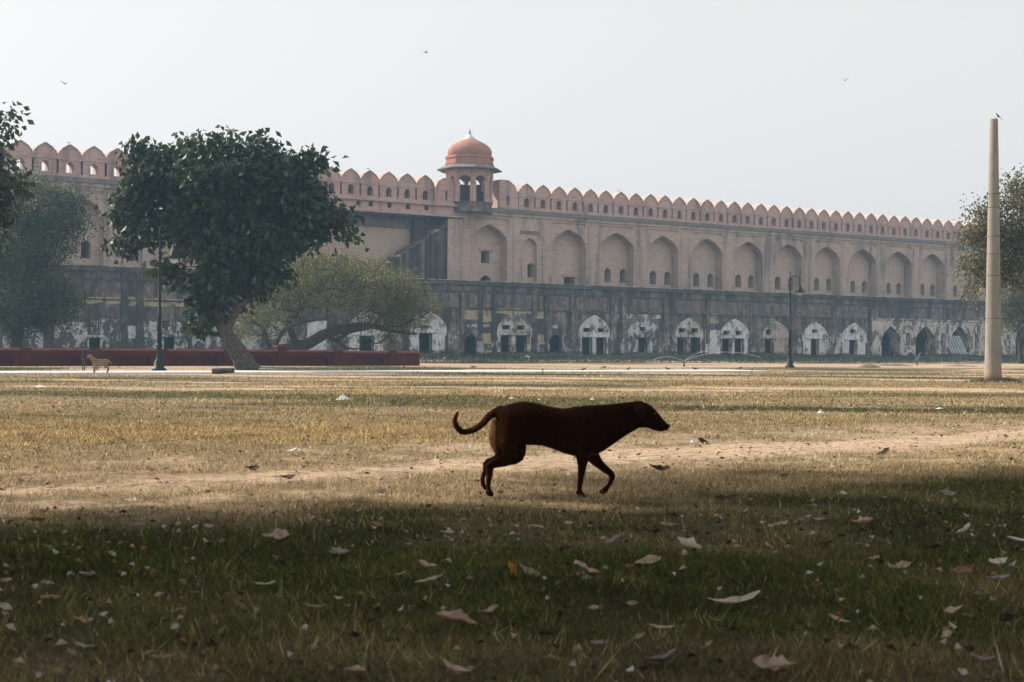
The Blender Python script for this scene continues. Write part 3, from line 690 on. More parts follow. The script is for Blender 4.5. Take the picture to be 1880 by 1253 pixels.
# blind door shape in the white panel, small hoods, drain spouts
a, zq = L(1300, 612); b, _ = L(1315, 612)
box('blind_door', a, b, LO-.05, LO-.017, 1.0, zq-.3, 'whitewash', LOWR)
for px in (222, 250, 822, 880, 906, 1055, 1125, 1232, 1380, 1391, 1460, 1540):
    s = L(px, 535)[0]; box('drain_spout', s-.12, s+.12, LO-.45, LO-.162, 6.5, 6.72, 'dark_coping', LOWR)
for (x0, x1, yt) in ((161, 187, 620), (298, 323, 619)):
    a, zt = L(x0, yt); b, _ = L(x1, yt); box('door_hood', a-.1, b+.1, LO-.3, LO-.02, zt+.01, zt+.2, 'whitewash_dark', LOWR)
    a, _ = L(x0+2.5, yt); b, _ = L(x1-2.5, yt)
    for p in (a-.12, b): box('door_frame', p, p+.12, LO-.04, LO+.1, ZG+.1, zt, 'whitewash', LOWR)
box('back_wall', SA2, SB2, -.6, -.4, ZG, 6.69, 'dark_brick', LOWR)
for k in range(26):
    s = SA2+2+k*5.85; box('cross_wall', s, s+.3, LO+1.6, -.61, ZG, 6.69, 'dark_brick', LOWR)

# weeds and earth bank along the foot of the range
bk = []
for i in range(76):
    s = -86+i*2.0; h = .34+.16*math.sin(i*.9)+.1*math.sin(i*2.3); o_ = .6*math.sin(i*.7)
    bk.append([tuple(P0+WD*s+WN*w+np.array([0, 0, zq])) for w, zq in ((13.2+o_, .2), (11.2+o_, .42+h*.35), (8.5, .42+h*.75), (6.2, .44+h), (5.22, .45+h), (5.22, -.1), (13.2+o_, -.1))])
V, F = loft_data(bk); plain('bank_earth', (.075, .068, .055), .4, 2.5, 1.0, .8)
tag(obj('earth_bank', mesh('earth_bank', V, F, True), 'bank_earth'), kind='structure')
k = 52000
s = rng.uniform(-84, 60, k); w = 5.3+rng.beta(1.0, 1.5, k)*31; pos = P0+s[:, None]*WD+w[:, None]*WN
hb = gz(pos[:, 0], pos[:, 1])+.1+(.36+.14*np.sin(s*.45))*sst(w, 12.5, 6.5); keep = (fbm(s*.22, w*.3, 40) > .40) & (w < 36)
hgt = rng.uniform(.0, .30, k)*fbm(s*.3, w*.5, 41)*1.5; pos[:, 2] = hb-.12+hgt; pos = pos[keep]; k = len(pos)
d1 = rng.normal(0, 1, (k, 3)); d1 /= np.linalg.norm(d1, axis=1)[:, None]; d2 = rng.normal(0, 1, (k, 3)); d2 = np.cross(d1, d2); d2 /= np.linalg.norm(d2, axis=1)[:, None]
V = np.stack([pos-d1*.16, pos+d2*.06, pos+d1*.16], 1).reshape(-1, 3); cc = np.array([.036, .046, .027])*rng.lognormal(0, .35, k)[:, None]
tag(obj('weeds', tri_mesh('weeds', V, np.arange(3*k).reshape(-1, 3), np.repeat(cc, 3, 0)), 'leaf'), 'dark low weeds along the foot of the arcaded range', 'weeds', kind='stuff')

# ------------------------------------------------------------------ red boundary wall
r0, r1 = gnd(-60, 672.3), gnd(769, 671.2)
rd = Vector((r1.x-r0.x, r1.y-r0.y, 0)); RLn = rd.length; rd.normalize()
RW = empty('boundary_wall', (r0.x, r0.y, 0), math.atan2(rd.y, rd.x))
tag(RW, 'low dark red painted boundary wall with recessed panels and piers behind the trees', 'boundary wall', kind='thing')
def rs(px):
    d = ray(px, 660); t = (r0.y*rd.x-r0.x*rd.y)/(d[1]*rd.x-d[0]*rd.y); return (t*d[0]-r0.x)*rd.x+(t*d[1]-r0.y)*rd.y
piers = [rs(p) for p in (-52, 46, 171, 296, 417, 515, 618, 718)]
RH = .80
for i, p in enumerate(piers):
    hh = RH+.02 if i != 5 else RH+.16
    q = box('pier', p-.26, p+.26, -.2, .22, -.3, hh+.1, 'red_paint', RW)
    if i == 5: box('pier_cap', p-.32, p+.32, -.26, .28, hh+.101, hh+.19, 'red_coping', q)
    e = piers[i+1]-.262 if i+1 < len(piers) else RLn
    a = p+.262; L_ = e-a; mg = .34
    if i+1 < len(piers):
        rr = .2; z0, z1 = -.05, RH-.24; po = []
        po = [(a+mg, z0), (a+mg, z1-rr)]+[(a+mg+rr-rr*math.cos(t), z1-rr+rr*math.sin(t)) for t in (.4, .8, 1.2, 1.57)]+[(e-mg-rr+rr*math.sin(t), z1-rr+rr*math.cos(t)) for t in (0, .4, .8, 1.2)]+[(e-mg, z1-rr), (e-mg, z0)]
        f = plate('panel_frame', [(a, -.3), (e, -.3), (e, RH), (a, RH)], [po], -.15, -.001, 'red_paint', RW)
        box('panel', a, e, .0, .14, -.3, RH, 'red_paint', RW)
    else:
        box('panel', a, e, -.08, .14, -.3, RH-.02, 'red_paint', RW)
    lowr = .03 if i > 5 else 0
    V, F = loft_data([[(x, -.17, RH-lowr), (x, -.17, RH+.06-lowr), (x, -.06, RH+.13-lowr), (x, .1, RH+.13-lowr), (x, .2, RH+.05-lowr), (x, .2, RH-lowr)] for x in (a-.002 if i else a, e+.002)])
    obj('coping', mesh('coping', V, F), 'red_coping', RW)

# ------------------------------------------------------------------ trees
def leaf_soup(pos, dirs, length, width, cols, fold=.25, seed=0):
    """kite-shaped leaves folded along the midrib; pos = leaf base, dirs = unit axes"""
    r = np.random.default_rng(seed); k = len(pos)
    side = np.cross(dirs, r.normal(0, 1, (k, 3))); side /= np.linalg.norm(side, axis=1)[:, None]+1e-9
    nrm = np.cross(dirs, side); ln = length*r.uniform(.65, 1.3, k)[:, None]; wd_ = width*r.uniform(.7, 1.25, k)[:, None]
    mid = pos+dirs*ln*.5; V = np.empty((k, 4, 3))
    V[:, 0] = pos; V[:, 1] = mid+side*wd_*.5+nrm*wd_*fold; V[:, 2] = pos+dirs*ln-nrm*ln*.12; V[:, 3] = mid-side*wd_*.5+nrm*wd_*fold
    b = np.arange(k)[:, None]*4
    F = np.concatenate([b+np.array([[0, 1, 2]]), b+np.array([[0, 2, 3]])]).reshape(-1, 3)
    return V.reshape(-1, 3), F, np.repeat(cols, 4, 0)
def in_ell(r, c, rad, k, hollow=.0):
    v = r.normal(0, 1, (k, 3)); v /= np.linalg.norm(v, axis=1)[:, None]
    return np.array(c)+v*np.array(rad)*(r.uniform(hollow**3, 1, k)**(1/3))[:, None]
def make_tree(name, label, limbs, ells, n_clu, n_leaf, leaf, colours, bark, seed, droop=.5, spread=.35, twig=.012, stray=0, group=None, hollow=.35, sides=8):
    """limbs: list of (path, radii); ells: crown volumes (centre, radii). Twigs run from the nearest limb to every leaf cluster."""
    r = np.random.default_rng(seed); V, F = [], []; nodes = []
    base = Vector(limbs[0][0][0]); root = empty(name, tuple(base)); tag(root, label, 'tree', group, 'thing')
    for pts, rad in limbs:
        P = curve(pts, 5); R_ = np.interp(np.linspace(0, len(rad)-1, len(P)), range(len(rad)), rad)
        R_ = [a*r.uniform(.93, 1.08) for a in R_]
        tube_data([p-base for p in P], R_, sides, V, F); nodes += [(p, a) for p, a in zip(P[len(P)//3:], R_[len(P)//3:])]
    tr = obj('trunk', mesh('trunk', V, F, True), bark, root)
    vol = np.array([a[1][0]*a[1][1]*a[1][2] for a in ells])**(2/3); cnt = np.maximum(3, (n_clu*vol/vol.sum())).astype(int)
    C = np.concatenate([in_ell(r, c, rd_, k, hollow) for (c, rd_), k in zip(ells, cnt)])
    cen = np.concatenate([np.repeat(np.array([c]), k, 0) for (c, rd_), k in zip(ells, cnt)])
    NP = np.array([tuple(p) for p, a in nodes]); V, F = [], []
    pool = NP.copy()
    for c in C:
        d = np.linalg.norm(pool-c, axis=1)+.6*np.maximum(0, pool[:, 2]-c[2]); j = int(np.argmin(d)); a = pool[j]
        mid = (a+c)/2+r.normal(0, .10, 3)*d[j]+np.array([0, 0, .08*d[j]])
        rr = twig*(1+1.2*min(1, d[j]/2.5)); tube_data([a-np.array(base), mid-np.array(base), c-np.array(base)], [rr*1.6, rr, rr*.45], 4, V, F)
        if r.random() < .5: pool = np.concatenate([pool, mid[None]])
    for _ in range(stray):
        c = C[r.integers(len(C))]; up = np.array([r.normal(0, .25), r.normal(0, .25), r.uniform(.4, .8)]); tube_data([c-np.array(base), c+up-np.array(base)], [.012, .006], 3, V, F)
    tw_ = obj('twigs', mesh('twigs', V, F, recalc=False), bark, tr); tw_['kind'] = 'stuff'
    k = n_leaf; ci = r.integers(0, len(C), k); out = C[ci]-cen[ci]; out /= np.linalg.norm(out, axis=1)[:, None]+1e-6
    pos = C[ci]+r.normal(0, 1, (k, 3))*spread*np.array([1, 1, .8])
    dirs = out*.5+r.normal(0, .6, (k, 3))+np.array([0, 0, -droop]); dirs /= np.linalg.norm(dirs, axis=1)[:, None]
    tint = r.lognormal(0, .36, len(C))[ci]*r.lognormal(0, .2, k); col = np.array(colours[0])*tint[:, None]
    u = r.uniform(0, 1, k)
    for cc, p in colours[1:]: col = np.where((u < p)[:, None], np.array(cc)*tint[:, None], col); u = np.where(u < p, 9, u-p)
    V, F, cl = leaf_soup(pos-np.array(base), dirs, leaf[0], leaf[1], col, seed=seed+1)
    cr_ = obj('crown', tri_mesh('crown', V, F, cl), 'leaf', root); cr_['kind'] = 'stuff'
    return root
def E(px, py, Y, rx, ry, rdep=None, dy=0.0):
    """crown volume round a pixel at depth Y; radii given in pixels"""
    k = Y/FPX; p = at(px, py, Y+dy); return (tuple(p), (rx*k, (rdep or (rx+ry)/2)*k, ry*k))
def PX(Y, *pts): return [tuple(at(p[0], p[1], Y+(p[2] if len(p) > 2 else 0))) for p in pts]

Y1 = float(gnd(447, 679).y)
t1 = [(PX(Y1, (455, 684), (447, 664), (430, 636), (414, 612), (404, 585)), [.62, .45, .36, .31, .26]),
      (PX(Y1, (409, 603), (398, 560), (385, 500), (370, 430, 1), (345, 360, 1)), [.25, .2, .15, .1, .05]),
      (PX(Y1, (412, 608), (430, 578), (450, 552), (475, 528), (500, 470, 1), (540, 410, 1)), [.22, .18, .16, .13, .1, .05]),
      (PX(Y1, (398, 560), (420, 490, 1), (440, 400, 1), (460, 310, 1)), [.15, .12, .09, .05]),
      (PX(Y1, (385, 500), (330, 440, 1), (270, 400), (225, 370, -1)), [.1, .07, .05, .03]),
      (PX(Y1, (475, 528), (540, 450, 1.5), (600, 420, 1), (630, 410)), [.09, .065, .045, .03]),
      (PX(Y1, (385, 500), (330, 380, 1), (280, 310, 1)), [.08, .06, .03])]
e1 = [E(400, 345, Y1, 120, 66, 95), E(290, 340, Y1, 52, 52), E(236, 380, Y1, 24, 36), E(252, 290, Y1, 20, 22), E(352, 268, Y1, 22, 18), E(415, 268, Y1, 26, 16), E(479, 262, Y1, 8, 20),
      E(535, 345, Y1, 46, 58), E(590, 388, Y1, 34, 40), E(626, 415, Y1, 14, 24), E(574, 300, Y1, 8, 12), E(440, 425, Y1, 105, 66, 90), E(535, 440, Y1, 46, 30), E(425, 505, Y1, 66, 42), E(485, 497, Y1, 34, 32),
      E(388, 552, Y1, 30, 38), E(366, 592, Y1, 18, 14), E(314, 478, Y1, 14, 32), E(335, 415, Y1, 42, 40), E(385, 300, Y1, 82, 36), E(220, 445, Y1, 12, 16), E(465, 298, Y1, 60, 30), E(300, 300, Y1, 20, 18), E(560, 405, Y1, 60, 18), E(260, 430, Y1, 26, 12)]
make_tree('broadleaf_tree', 'large dense dark green broadleaf tree with leaning trunk in front of the red wall', t1, e1, 420, 22000, (.36, .22),
          [(.025, .041, .022), ((.075, .08, .025), .04), ((.045, .066, .036), .24)], 'pale_bark', 11, droop=.75, spread=.33, stray=60)
YF = 94.0
zf = lambda px, py, dy=0: (px, py, dy)
tf = [(PX(YF, (470, 662), (488, 650), (520, 643), (560, 634), (600, 612), (640, 602), (680, 598), (720, 608), (765, 614)), [.50, .46, .42, .38, .33, .27, .2, .14, .06]),
      (PX(YF, (545, 638), (530, 590), (545, 575), (570, 540, 2), (585, 530), (640, 533), (690, 520)), [.26, .2, .18, .15, .12, .09, .05]),
      (PX(YF, (600, 612), (618, 625), (640, 610), (680, 600, -2), (700, 580, -2), (730, 560, -2)), [.2, .16, .14, .11, .08, .04]),
      (PX(YF, (552, 588), (520, 560, 1), (490, 545, 1), (465, 520, 2)), [.16, .13, .09, .05]),
      (PX(YF, (498, 648), (488, 620), (480, 600), (460, 590, -1)), [.18, .14, .11, .05]),
      (PX(YF, (500, 646), (520, 610, -1), (545, 595, -2), (600, 585, -2)), [.17, .13, .1, .05]),
      (PX(YF, (620, 628), (640, 640), (665, 640, -1)), [.1, .07, .03]), (PX(YF, (720, 608), (700, 628), (670, 634, -2)), [.08, .06, .03]),
      (PX(YF, (585, 530), (620, 495, 2), (650, 475, 2)), [.09, .07, .03]), (PX(YF, (570, 540), (545, 510, 2), (530, 480, 2)), [.09, .07, .03])]
ef = [E(600, 520, YF, 120, 52, 90), E(690, 540, YF, 92, 48, 80), E(745, 565, YF, 52, 42), E(520, 530, YF, 66, 50), E(555, 480, YF, 66, 26), E(650, 490, YF, 60, 26), E(500, 590, YF, 45, 32), E(700, 590, YF, 60, 26), E(455, 590, YF, 30, 40), E(725, 520, YF, 45, 20), E(765, 575, YF, 30, 30), E(715, 622, YF, 28, 22)]
make_tree('spreading_acacia', 'spreading yellow-green feathery tree with low crooked dark limbs behind the red wall', tf, ef, 1150, 46000, (.12, .06),
          [(.105, .125, .040), ((.22, .195, .05), .34), ((.07, .08, .036), .2)], 'dark_bark', 23, droop=.3, spread=.40, twig=.016, hollow=.1)
YL = 86.0
tl = [(PX(YL, (28, 658), (30, 630), (34, 600), (40, 560)), [.45, .38, .32, .25]), (PX(YL, (32, 622), (12, 590), (-20, 540), (-40, 480)), [.26, .2, .15, .08]),
      (PX(YL, (34, 600), (60, 540, 1), (90, 470, 1), (100, 390)), [.24, .18, .12, .05]), (PX(YL, (38, 570), (45, 490, -1), (40, 400), (30, 350)), [.2, .15, .1, .05]), (PX(YL, (60, 540), (100, 540), (135, 530)), [.12, .09, .05])]
el = [E(40, 540, YL, 105, 75, 90), E(30, 445, YL, 85, 65), E(90, 430, YL, 60, 55), E(60, 370, YL, 62, 45), E(115, 400, YL, 45, 45), E(105, 560, YL, 48, 40), E(-60, 480, YL, 70, 100), E(30, 590, YL, 70, 30), E(130, 370, YL, 26, 24)]
make_tree('shade_tree', 'hazy grey-green small-leaved tree beside the frame edge behind the red wall', tl, el, 1000, 46000, (.15, .09),
          [(.045, .064, .036), ((.08, .10, .042), .25), ((.030, .043, .027), .25)], 'dark_bark', 31, droop=.35, spread=.42, twig=.014, hollow=.2)
YR = 66.0
tr_ = [(PX(YR, (1965, 690), (1960, 600), (1945, 500), (1930, 420), (1915, 350)), [.5, .42, .34, .22, .1]), (PX(YR, (1950, 530), (1900, 480), (1850, 440), (1800, 430)), [.22, .16, .1, .04]),
       (PX(YR, (1955, 560), (1895, 540), (1840, 510), (1800, 490)), [.18, .13, .08, .04]), (PX(YR, (1932, 430), (1885, 390), (1850, 370)), [.14, .1, .05])]
er = [E(1862, 400, YR, 62, 50), E(1825, 455, YR, 55, 48), E(1875, 475, YR, 75, 50), E(1800, 420, YR, 30, 34), E(1795, 500, YR, 28, 30), E(1885, 345, YR, 36, 34), E(1950, 400, YR, 80, 95), E(1850, 505, YR, 40, 26), E(1810, 385, YR, 18, 18), E(1790, 535, YR, 14, 16)]
make_tree('pipal_tree', 'sunlit olive-green tree reaching in behind the tall concrete pole', tr_, er, 620, 17000, (.14, .10),
          [(.095, .095, .042), ((.16, .14, .07), .28), ((.06, .065, .032), .22)], 'bark', 41, droop=.5, spread=.34, twig=.014, hollow=.2)
YB = 104.0
tb = [(PX(YB, (1875, 668), (1873, 640), (1868, 600)), [.22, .17, .1]), (PX(YB, (1873, 640), (1890, 600), (1905, 570)), [.12, .09, .04])]
eb = [E(1880, 575, YB, 46, 40), E(1860, 560, YB, 26, 24), E(1905, 545, YB, 40, 35)]
make_tree('small_tree', 'small hazy green tree close to the arcade beyond the concrete pole', tb, eb, 160, 6000, (.17, .09), [(.06, .08, .045), ((.09, .11, .05), .3)], 'dark_bark', 43, spread=.4)
YN = 46.0
tn = [(PX(YN, (-165, 715), (-160, 600), (-150, 480), (-140, 380)), [.5, .4, .32, .25]), (PX(YN, (-150, 480), (-100, 400), (-45, 350), (10, 330)), [.2, .14, .09, .04]), (PX(YN, (-142, 390), (-90, 310), (-30, 250), (5, 220)), [.16, .12, .07, .03])]
en = [E(2, 222, YN, 22, 32), E(12, 330, YN, 40, 24), E(-20, 380, YN, 30, 40), E(-70, 300, YN, 70, 90), E(-140, 330, YN, 90, 110), E(24, 345, YN, 14, 12), E(-12, 445, YN, 12, 40)]
make_tree('broadleaf_tree', 'dark big-leaved tree with drooping branch tips poking in at the left frame edge', tn, en, 150, 3600, (.27, .16), [(.036, .056, .032), ((.065, .085, .05), .25)], 'pale_bark', 51, droop=.8, spread=.24, stray=6)
# left trees inferred from their shadow; the unseen rest added to darken the foreground
sh = Vector((SUND.x, SUND.y, 0))/SUND.z
SHADE_TREES = [(-2.6+sh.x*9, 2.3+sh.y*9, 9.0, 5.0, 4.3, 12000, 'big shade tree left of the picture, nearest to the camera'), (6.9+sh.x*9.5, 6.3+sh.y*9.5, 9.5, 5.2, 3.9, 12000, 'big shade tree left of the picture, farthest from the camera'),
         (1.8+sh.x*9, 4.5+sh.y*9, 9.0, 3.2, 2.3, 7000, 'big shade tree left of the picture, between two others'), (-1.5, -3.5, 7.0, 5.5, 5.0, 6500, 'added unseen shade tree just behind the camera'), (9.5, -1.0, 7.5, 5.0, 5.5, 6500, 'added unseen shade tree to the right of the camera'), (-12, -6, 8, 6, 5.5, 6000, 'added unseen shade tree behind and left of the camera'), (6, -13, 8, 6.5, 5.5, 6000, 'added unseen shade tree well behind the camera'), (5.5, 3.5, 8.2, 4.5, 3.6, 6500, 'added unseen shade tree right of the camera, nearest to the picture'), (-5.5, 1.0, 8.6, 4.2, 3.6, 6000, 'added unseen shade tree left of the camera, nearest to it')]
for j, (cx, cy, zc_, rx, ry, nl, lb) in enumerate(SHADE_TREES):
    tt = [([(cx, cy, -.1), (cx+.1, cy, 2), (cx-.2, cy+.1, 4.0), (cx, cy, zc_)], [.5, .4, .34, .15]), ([(cx-.1, cy, 3.8), (cx+1.5, cy-1, 5.8), (cx+2.5, cy-1.5, zc_)], [.25, .18, .06]), ([(cx-.1, cy, 3.8), (cx-1.5, cy+1, 5.8), (cx-2.5, cy+1.5, zc_)], [.25, .18, .06])]
    if j == 1: tt[0] = ([(cx-3, cy-6.5, -.1), (cx-2.9, cy-6.2, 2), (cx-2.4, cy-5, 4.5), (cx-1.2, cy-2.5, 7), (cx, cy, zc_)], [.5, .42, .36, .28, .15]); tt[1:] = [([(cx-1.8, cy-3.8, 6), (cx+.8, cy-2, 8), (cx+2.5, cy-1, zc_)], [.2, .14, .05]), ([(cx-1.5, cy-3, 6.5), (cx-2, cy-.5, 8.5), (cx-2.5, cy+1.5, zc_)], [.2, .14, .05])]
    ee = [((cx, cy, zc_), (rx, ry, 1.7)), ((cx+rx*.45, cy+ry*.4, zc_-.3), (rx*.5, ry*.5, 1.3)), ((cx-rx*.5, cy-ry*.4, zc_+.3), (rx*.5, ry*.5, 1.4)), ((cx-rx*.45, cy+ry*.45, zc_-.2), (rx*.5, ry*.5, 1.3)), ((cx+rx*.45, cy-ry*.45, zc_+.2), (rx*.5, ry*.5, 1.3))]
    make_tree('unseen_shade_tree', lb, tt, ee, 420, nl, (.34, .2) if j < 2 else (.42, .26), [(.040, .058, .032), ((.07, .085, .045), .25)], 'pale_bark', 61+j, droop=.5, spread=.5, hollow=.0, group='grove round the camera')

# ------------------------------------------------------------------ lamps, pole, bench, log
def street_lamp(px, py, label):
    p = gnd(px, py); t = empty('street_lamp', (p.x, p.y, p.z-.02)); tag(t, label, 'street lamp', 'black iron street lamps', 'thing')
    lathe('base', [(.30, 0), (.30, .10), (.21, .14), (.20, .38), (.15, .44), (.115, .56), (.105, .95), (.135, 1.0), (.135, 1.06), (.085, 1.12)], 12, 'lamp_iron', t)
    lathe('post', [(.085, 1.1), (.075, 2.2), (.09, 2.22), (.09, 2.3), (.065, 2.34), (.05, 4.9), (.07, 4.95), (.04, 5.05), (.03, 5.6), (.045, 5.65), (.012, 5.85)], 10, 'lamp_iron', t)
    c = [(0, 0, 4.9), (.03, 0, 5.25), (.14, 0, 5.48), (.32, 0, 5.53), (.5, 0, 5.45), (.57, 0, 5.3)]
    V, F = tube_data(curve(c, 5), [.028]*26, 6); arm = obj('arm', mesh('arm', V, F, True), 'lamp_iron', t)
    V, F = tube_data(curve([(.02, 0, 4.95), (.2, 0, 5.05), (.3, 0, 5.2), (.22, 0, 5.3)], 5), [.014]*16, 5); obj('scroll', mesh('scroll', V, F, True), 'lamp_iron', arm)
    h = lathe('lamp_shade', [(.02, 5.42), (.035, 5.3), (.03, 5.1), (.055, 5.0), (.05, 4.94), (.12, 4.9), (.13, 4.80), (.17, 4.76), (.18, 4.68), (.29, 4.58), (.3, 4.55), (.2, 4.55)], 16, 'lamp_iron', t, cx=.57)
    lathe('globe', [(.19, 4.555), (.18, 4.46), (.13, 4.38), (.05, 4.35)], 14, 'lamp_glass', h, cx=.57)
street_lamp(292, 681, 'black iron street lamp standing by the red wall under the big dark tree')
street_lamp(1450, 675, 'black iron street lamp standing alone in the open before the arcade')
p = gnd(1823, 702)
POLE = empty('concrete_pole', (p.x, p.y, p.z-.02)); tag(POLE, 'tall tapered bare concrete pole rising from the field', 'pole', kind='thing')
k = p.y/FPX; ph_ = (702-217)*k
lathe('shaft', [(.29, 0), (.265, .3), (.255, 1.0), (.225, ph_*.35), (.185, ph_*.62), (.15, ph_*.85), (.125, ph_-.03), (.11, ph_)], 28, 'concrete', POLE)
for yq in (355, 380, 433, 465, 505, 584):
    hq = (702-yq)*k; rq = np.interp(hq, [1, ph_*.35, ph_*.62, ph_*.85, ph_], [.255, .225, .185, .15, .125]); lathe('joint_ring', [(rq+.001, hq-.02), (rq+.007, hq-.01), (rq+.007, hq+.01), (rq+.001, hq+.02)], 28, 'joint_stain', POLE)
# heap of earth and weeds at the pole's foot
def heap(name, p, rx, ry, h, mat, label, cat, seed, group=None):
    r = np.random.default_rng(seed); V, F = [], []; rings = []
    for i, t in enumerate((1.0, .8, .55, .3, .08)):
        rings.append([(rx*t*math.cos(a)*r.uniform(.85, 1.15), ry*t*math.sin(a)*r.uniform(.85, 1.15), h*(1-t)**.8*r.uniform(.8, 1.2)-.03) for a in np.linspace(0, 2*math.pi, 18)[:-1]])
    V, F = loft_data(rings); o = obj(name, mesh(name, V, F, True), mat); o.location = p; return tag(o, label, cat, group, 'thing')
heap('earth_heap', (p.x+.25, p.y-.1, p.z), .9, .45, .16, 'earth_heap', 'small reddish heap of earth round the foot of the concrete pole', 'earth heap', 5)
heap('earth_heap', tuple(gnd(1595, 675)), .75, .6, .30, 'earth_heap', 'small grey earth heap on bare soil right of the lone lamp', 'earth heap', 6)
heap('earth_heap', tuple(gnd(1637, 672)), 1.7, .8, .18, 'earth_heap', 'wide low earth heap in front of the first open arch', 'earth heap', 7)
heap('earth_heap', tuple(gnd(1762, 673)), 1.5, .8, .15, 'earth_heap', 'low earth heap in front of the third open arch', 'earth heap', 8)

k = 900; a_ = rng.uniform(0, 2*np.pi, k); r_ = .24+np.abs(rng.normal(0, .3, k)); wv = np.stack([p.x+.15+r_*np.cos(a_)*1.3, p.y+r_*np.sin(a_)*.8, np.full(k, p.z)], 1)
tip = wv+np.stack([rng.normal(0, .06, k), rng.normal(0, .06, k), rng.uniform(.05, .22, k)*np.clip(1.2-r_, .3, 1)], 1); sd_ = np.stack([np.cos(a_*7), np.sin(a_*7), np.zeros(k)], 1)*.018
tag(obj('weeds', tri_mesh('pole_weeds', np.stack([wv-sd_, wv+sd_, tip], 1).reshape(-1, 3), np.arange(3*k).reshape(-1, 3), np.repeat(np.array([.06, .075, .03])*rng.lognormal(0, .4, k)[:, None], 3, 0)), 'leaf'), 'dark weeds growing round the foot of the concrete pole', 'weeds', kind='stuff')
pb_ = gnd(163, 681)
BN = empty('metal_bench', tuple(pb_), .45); tag(BN, 'thin dark metal bench on the grass beside the tan standing dog', 'bench', kind='thing')
for x in (-.2, .32):
    for yq in (-.2, .2): box('leg', x-.018, x+.018, yq-.018, yq+.018, 0, .45 if yq < 0 else .82, 'bench_iron', BN)
for yq in (-.18, -.06, .06, .18): box('slat', -.26, .38, yq-.045, yq+.045, .45, .475, 'bench_iron', BN)
for zq in (.62, .76): box('back_rail', -.26, .38, .221, .24, zq, zq+.06, 'bench_iron', BN)
pl_ = gnd(410, 687)
V, F = tube_data([(-.42, 0, .10), (-.2, .02, .11), (.1, -.01, .12), (.4, .02, .13)], [.10, .115, .10, .095], 10)
o = obj('log', mesh('log', V, F, True), 'pale_bark'); o.location = tuple(pl_); o.rotation_euler = (0, 0, .12); tag(o, 'short cut log lying at the edge of the white path', 'log', kind='thing')

# leaning sheets and fallen beams in the open arches
s_, z_ = L(1757, 640)
SH = empty('leaning_sheets', tuple(P0+WD*s_-WN*(LO-.5)), math.pi/2-AZ); SH.location.z = .45
tag(SH, 'pale ribbed sheets leaning in the third open arch', 'sheets', kind='thing')
for k in range(6):
    V, F = [], []; box_data(V, F, -.14, .14, -.03, .03, 0, 2.9); o = obj('slat', mesh('slat', V, F), 'metal_sheet', SH); o.location = (-1.0+k*.36, -.1*k, 0); o.rotation_euler = (-.25, -.33, 0)
for (px, ln, an, lb) in ((1640, 3.4, .42, 'dark beam fallen slantwise inside the first open arch'), (1708, 4.2, .30, 'dark beam lying slantwise in the second open arch')):
    s_, _ = L(px, 650); V, F = [], []; box_data(V, F, -ln/2, ln/2, -.12, .12, -.1, .1); o = obj('fallen_beam', mesh('fallen_beam', V, F), 'timber')
    o.location = tuple(P0+WD*s_-WN*(LO-.8)+np.array([0, 0, .9])); o.rotation_euler = (0, an, math.pi/2-AZ); tag(o, lb, 'beam', kind='thing')
# ------------------------------------------------------------------ dogs
def remeshed(name, V, F, voxel, smooth=6, fac=.5):
    me = bpy.data.meshes.new(name); me.from_pydata([tuple(v) for v in V], [], F)
    bm = bmesh.new(); bm.from_mesh(me); bmesh.ops.recalc_face_normals(bm, faces=bm.faces); bm.to_mesh(me); bm.free()
    o = bpy.data.objects.new('tmp', me); COL.objects.link(o)
    m = o.modifiers.new('r', 'REMESH'); m.mode = 'VOXEL'; m.voxel_size = voxel; m.use_smooth_shade = True
    m = o.modifiers.new('s', 'SMOOTH'); m.iterations = smooth; m.factor = fac
    dg = bpy.context.evaluated_depsgraph_get(); out = bpy.data.meshes.new_from_object(o.evaluated_get(dg)); out.name = name
    bpy.data.objects.remove(o); out.materials.clear(); return out
def oval(c, ax, u, v, ru, rv, n=14): return [tuple(Vector(c)+u*ru*math.cos(2*math.pi*j/n)+v*rv*math.sin(2*math.pi*j/n)) for j in range(n)]
def limb(V, F, pts, rad, flat=1.0):
    P = curve(pts, 4); R_ = np.interp(np.linspace(0, len(rad)-1, len(P)), range(len(rad)), rad)
    rings = []
    for i, p in enumerate(P):
        d = (P[min(i+1, len(P)-1)]-P[max(i-1, 0)]).normalized(); u = d.cross(Vector((0, 1, 0))).normalized(); v = d.cross(u)
        rings.append(oval(p, d, u, v, R_[i], R_[i]*flat, 12))
    loft_data(rings, V, F)
def ball(V, F, c, rx, ry, rz):
    rings = [[(c[0]+rx*math.sin(t)*math.cos(a), c[1]+ry*math.sin(t)*math.sin(a), c[2]+rz*math.cos(t)) for a in np.linspace(0, 2*math.pi, 13)[:-1]] for t in np.linspace(.15, math.pi-.15, 8)]
    loft_data(rings, V, F)
n = NT('brown_coat', .85, .10)
z = n.zpos()
c = n.mix(n.ramp(n.noise(14, 4), .3, .7), (.022, .0070, .0028), (.014, .0045, .0022))
n.bump(n.noise(1.0, 4, .7, (60, 60, 200)), .25, .01)
sh_ = n.b.inputs['Sheen Weight']; sh_.default_value = .6; n.b.inputs['Sheen Tint'].default_value = (1, .55, .3, 1); n.b.inputs['Sheen Roughness'].default_value = .22
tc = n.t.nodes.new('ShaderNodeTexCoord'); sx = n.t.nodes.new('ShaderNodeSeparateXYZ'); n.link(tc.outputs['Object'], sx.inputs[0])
tanm = n.math('MULTIPLY', n.ramp(sx.outputs[0], -.27, -.315), n.math('MULTIPLY', n.ramp(sx.outputs[1], .0, .03), n.math('MULTIPLY', n.ramp(sx.outputs[2], .20, .27), n.ramp(sx.outputs[2], .50, .44))))
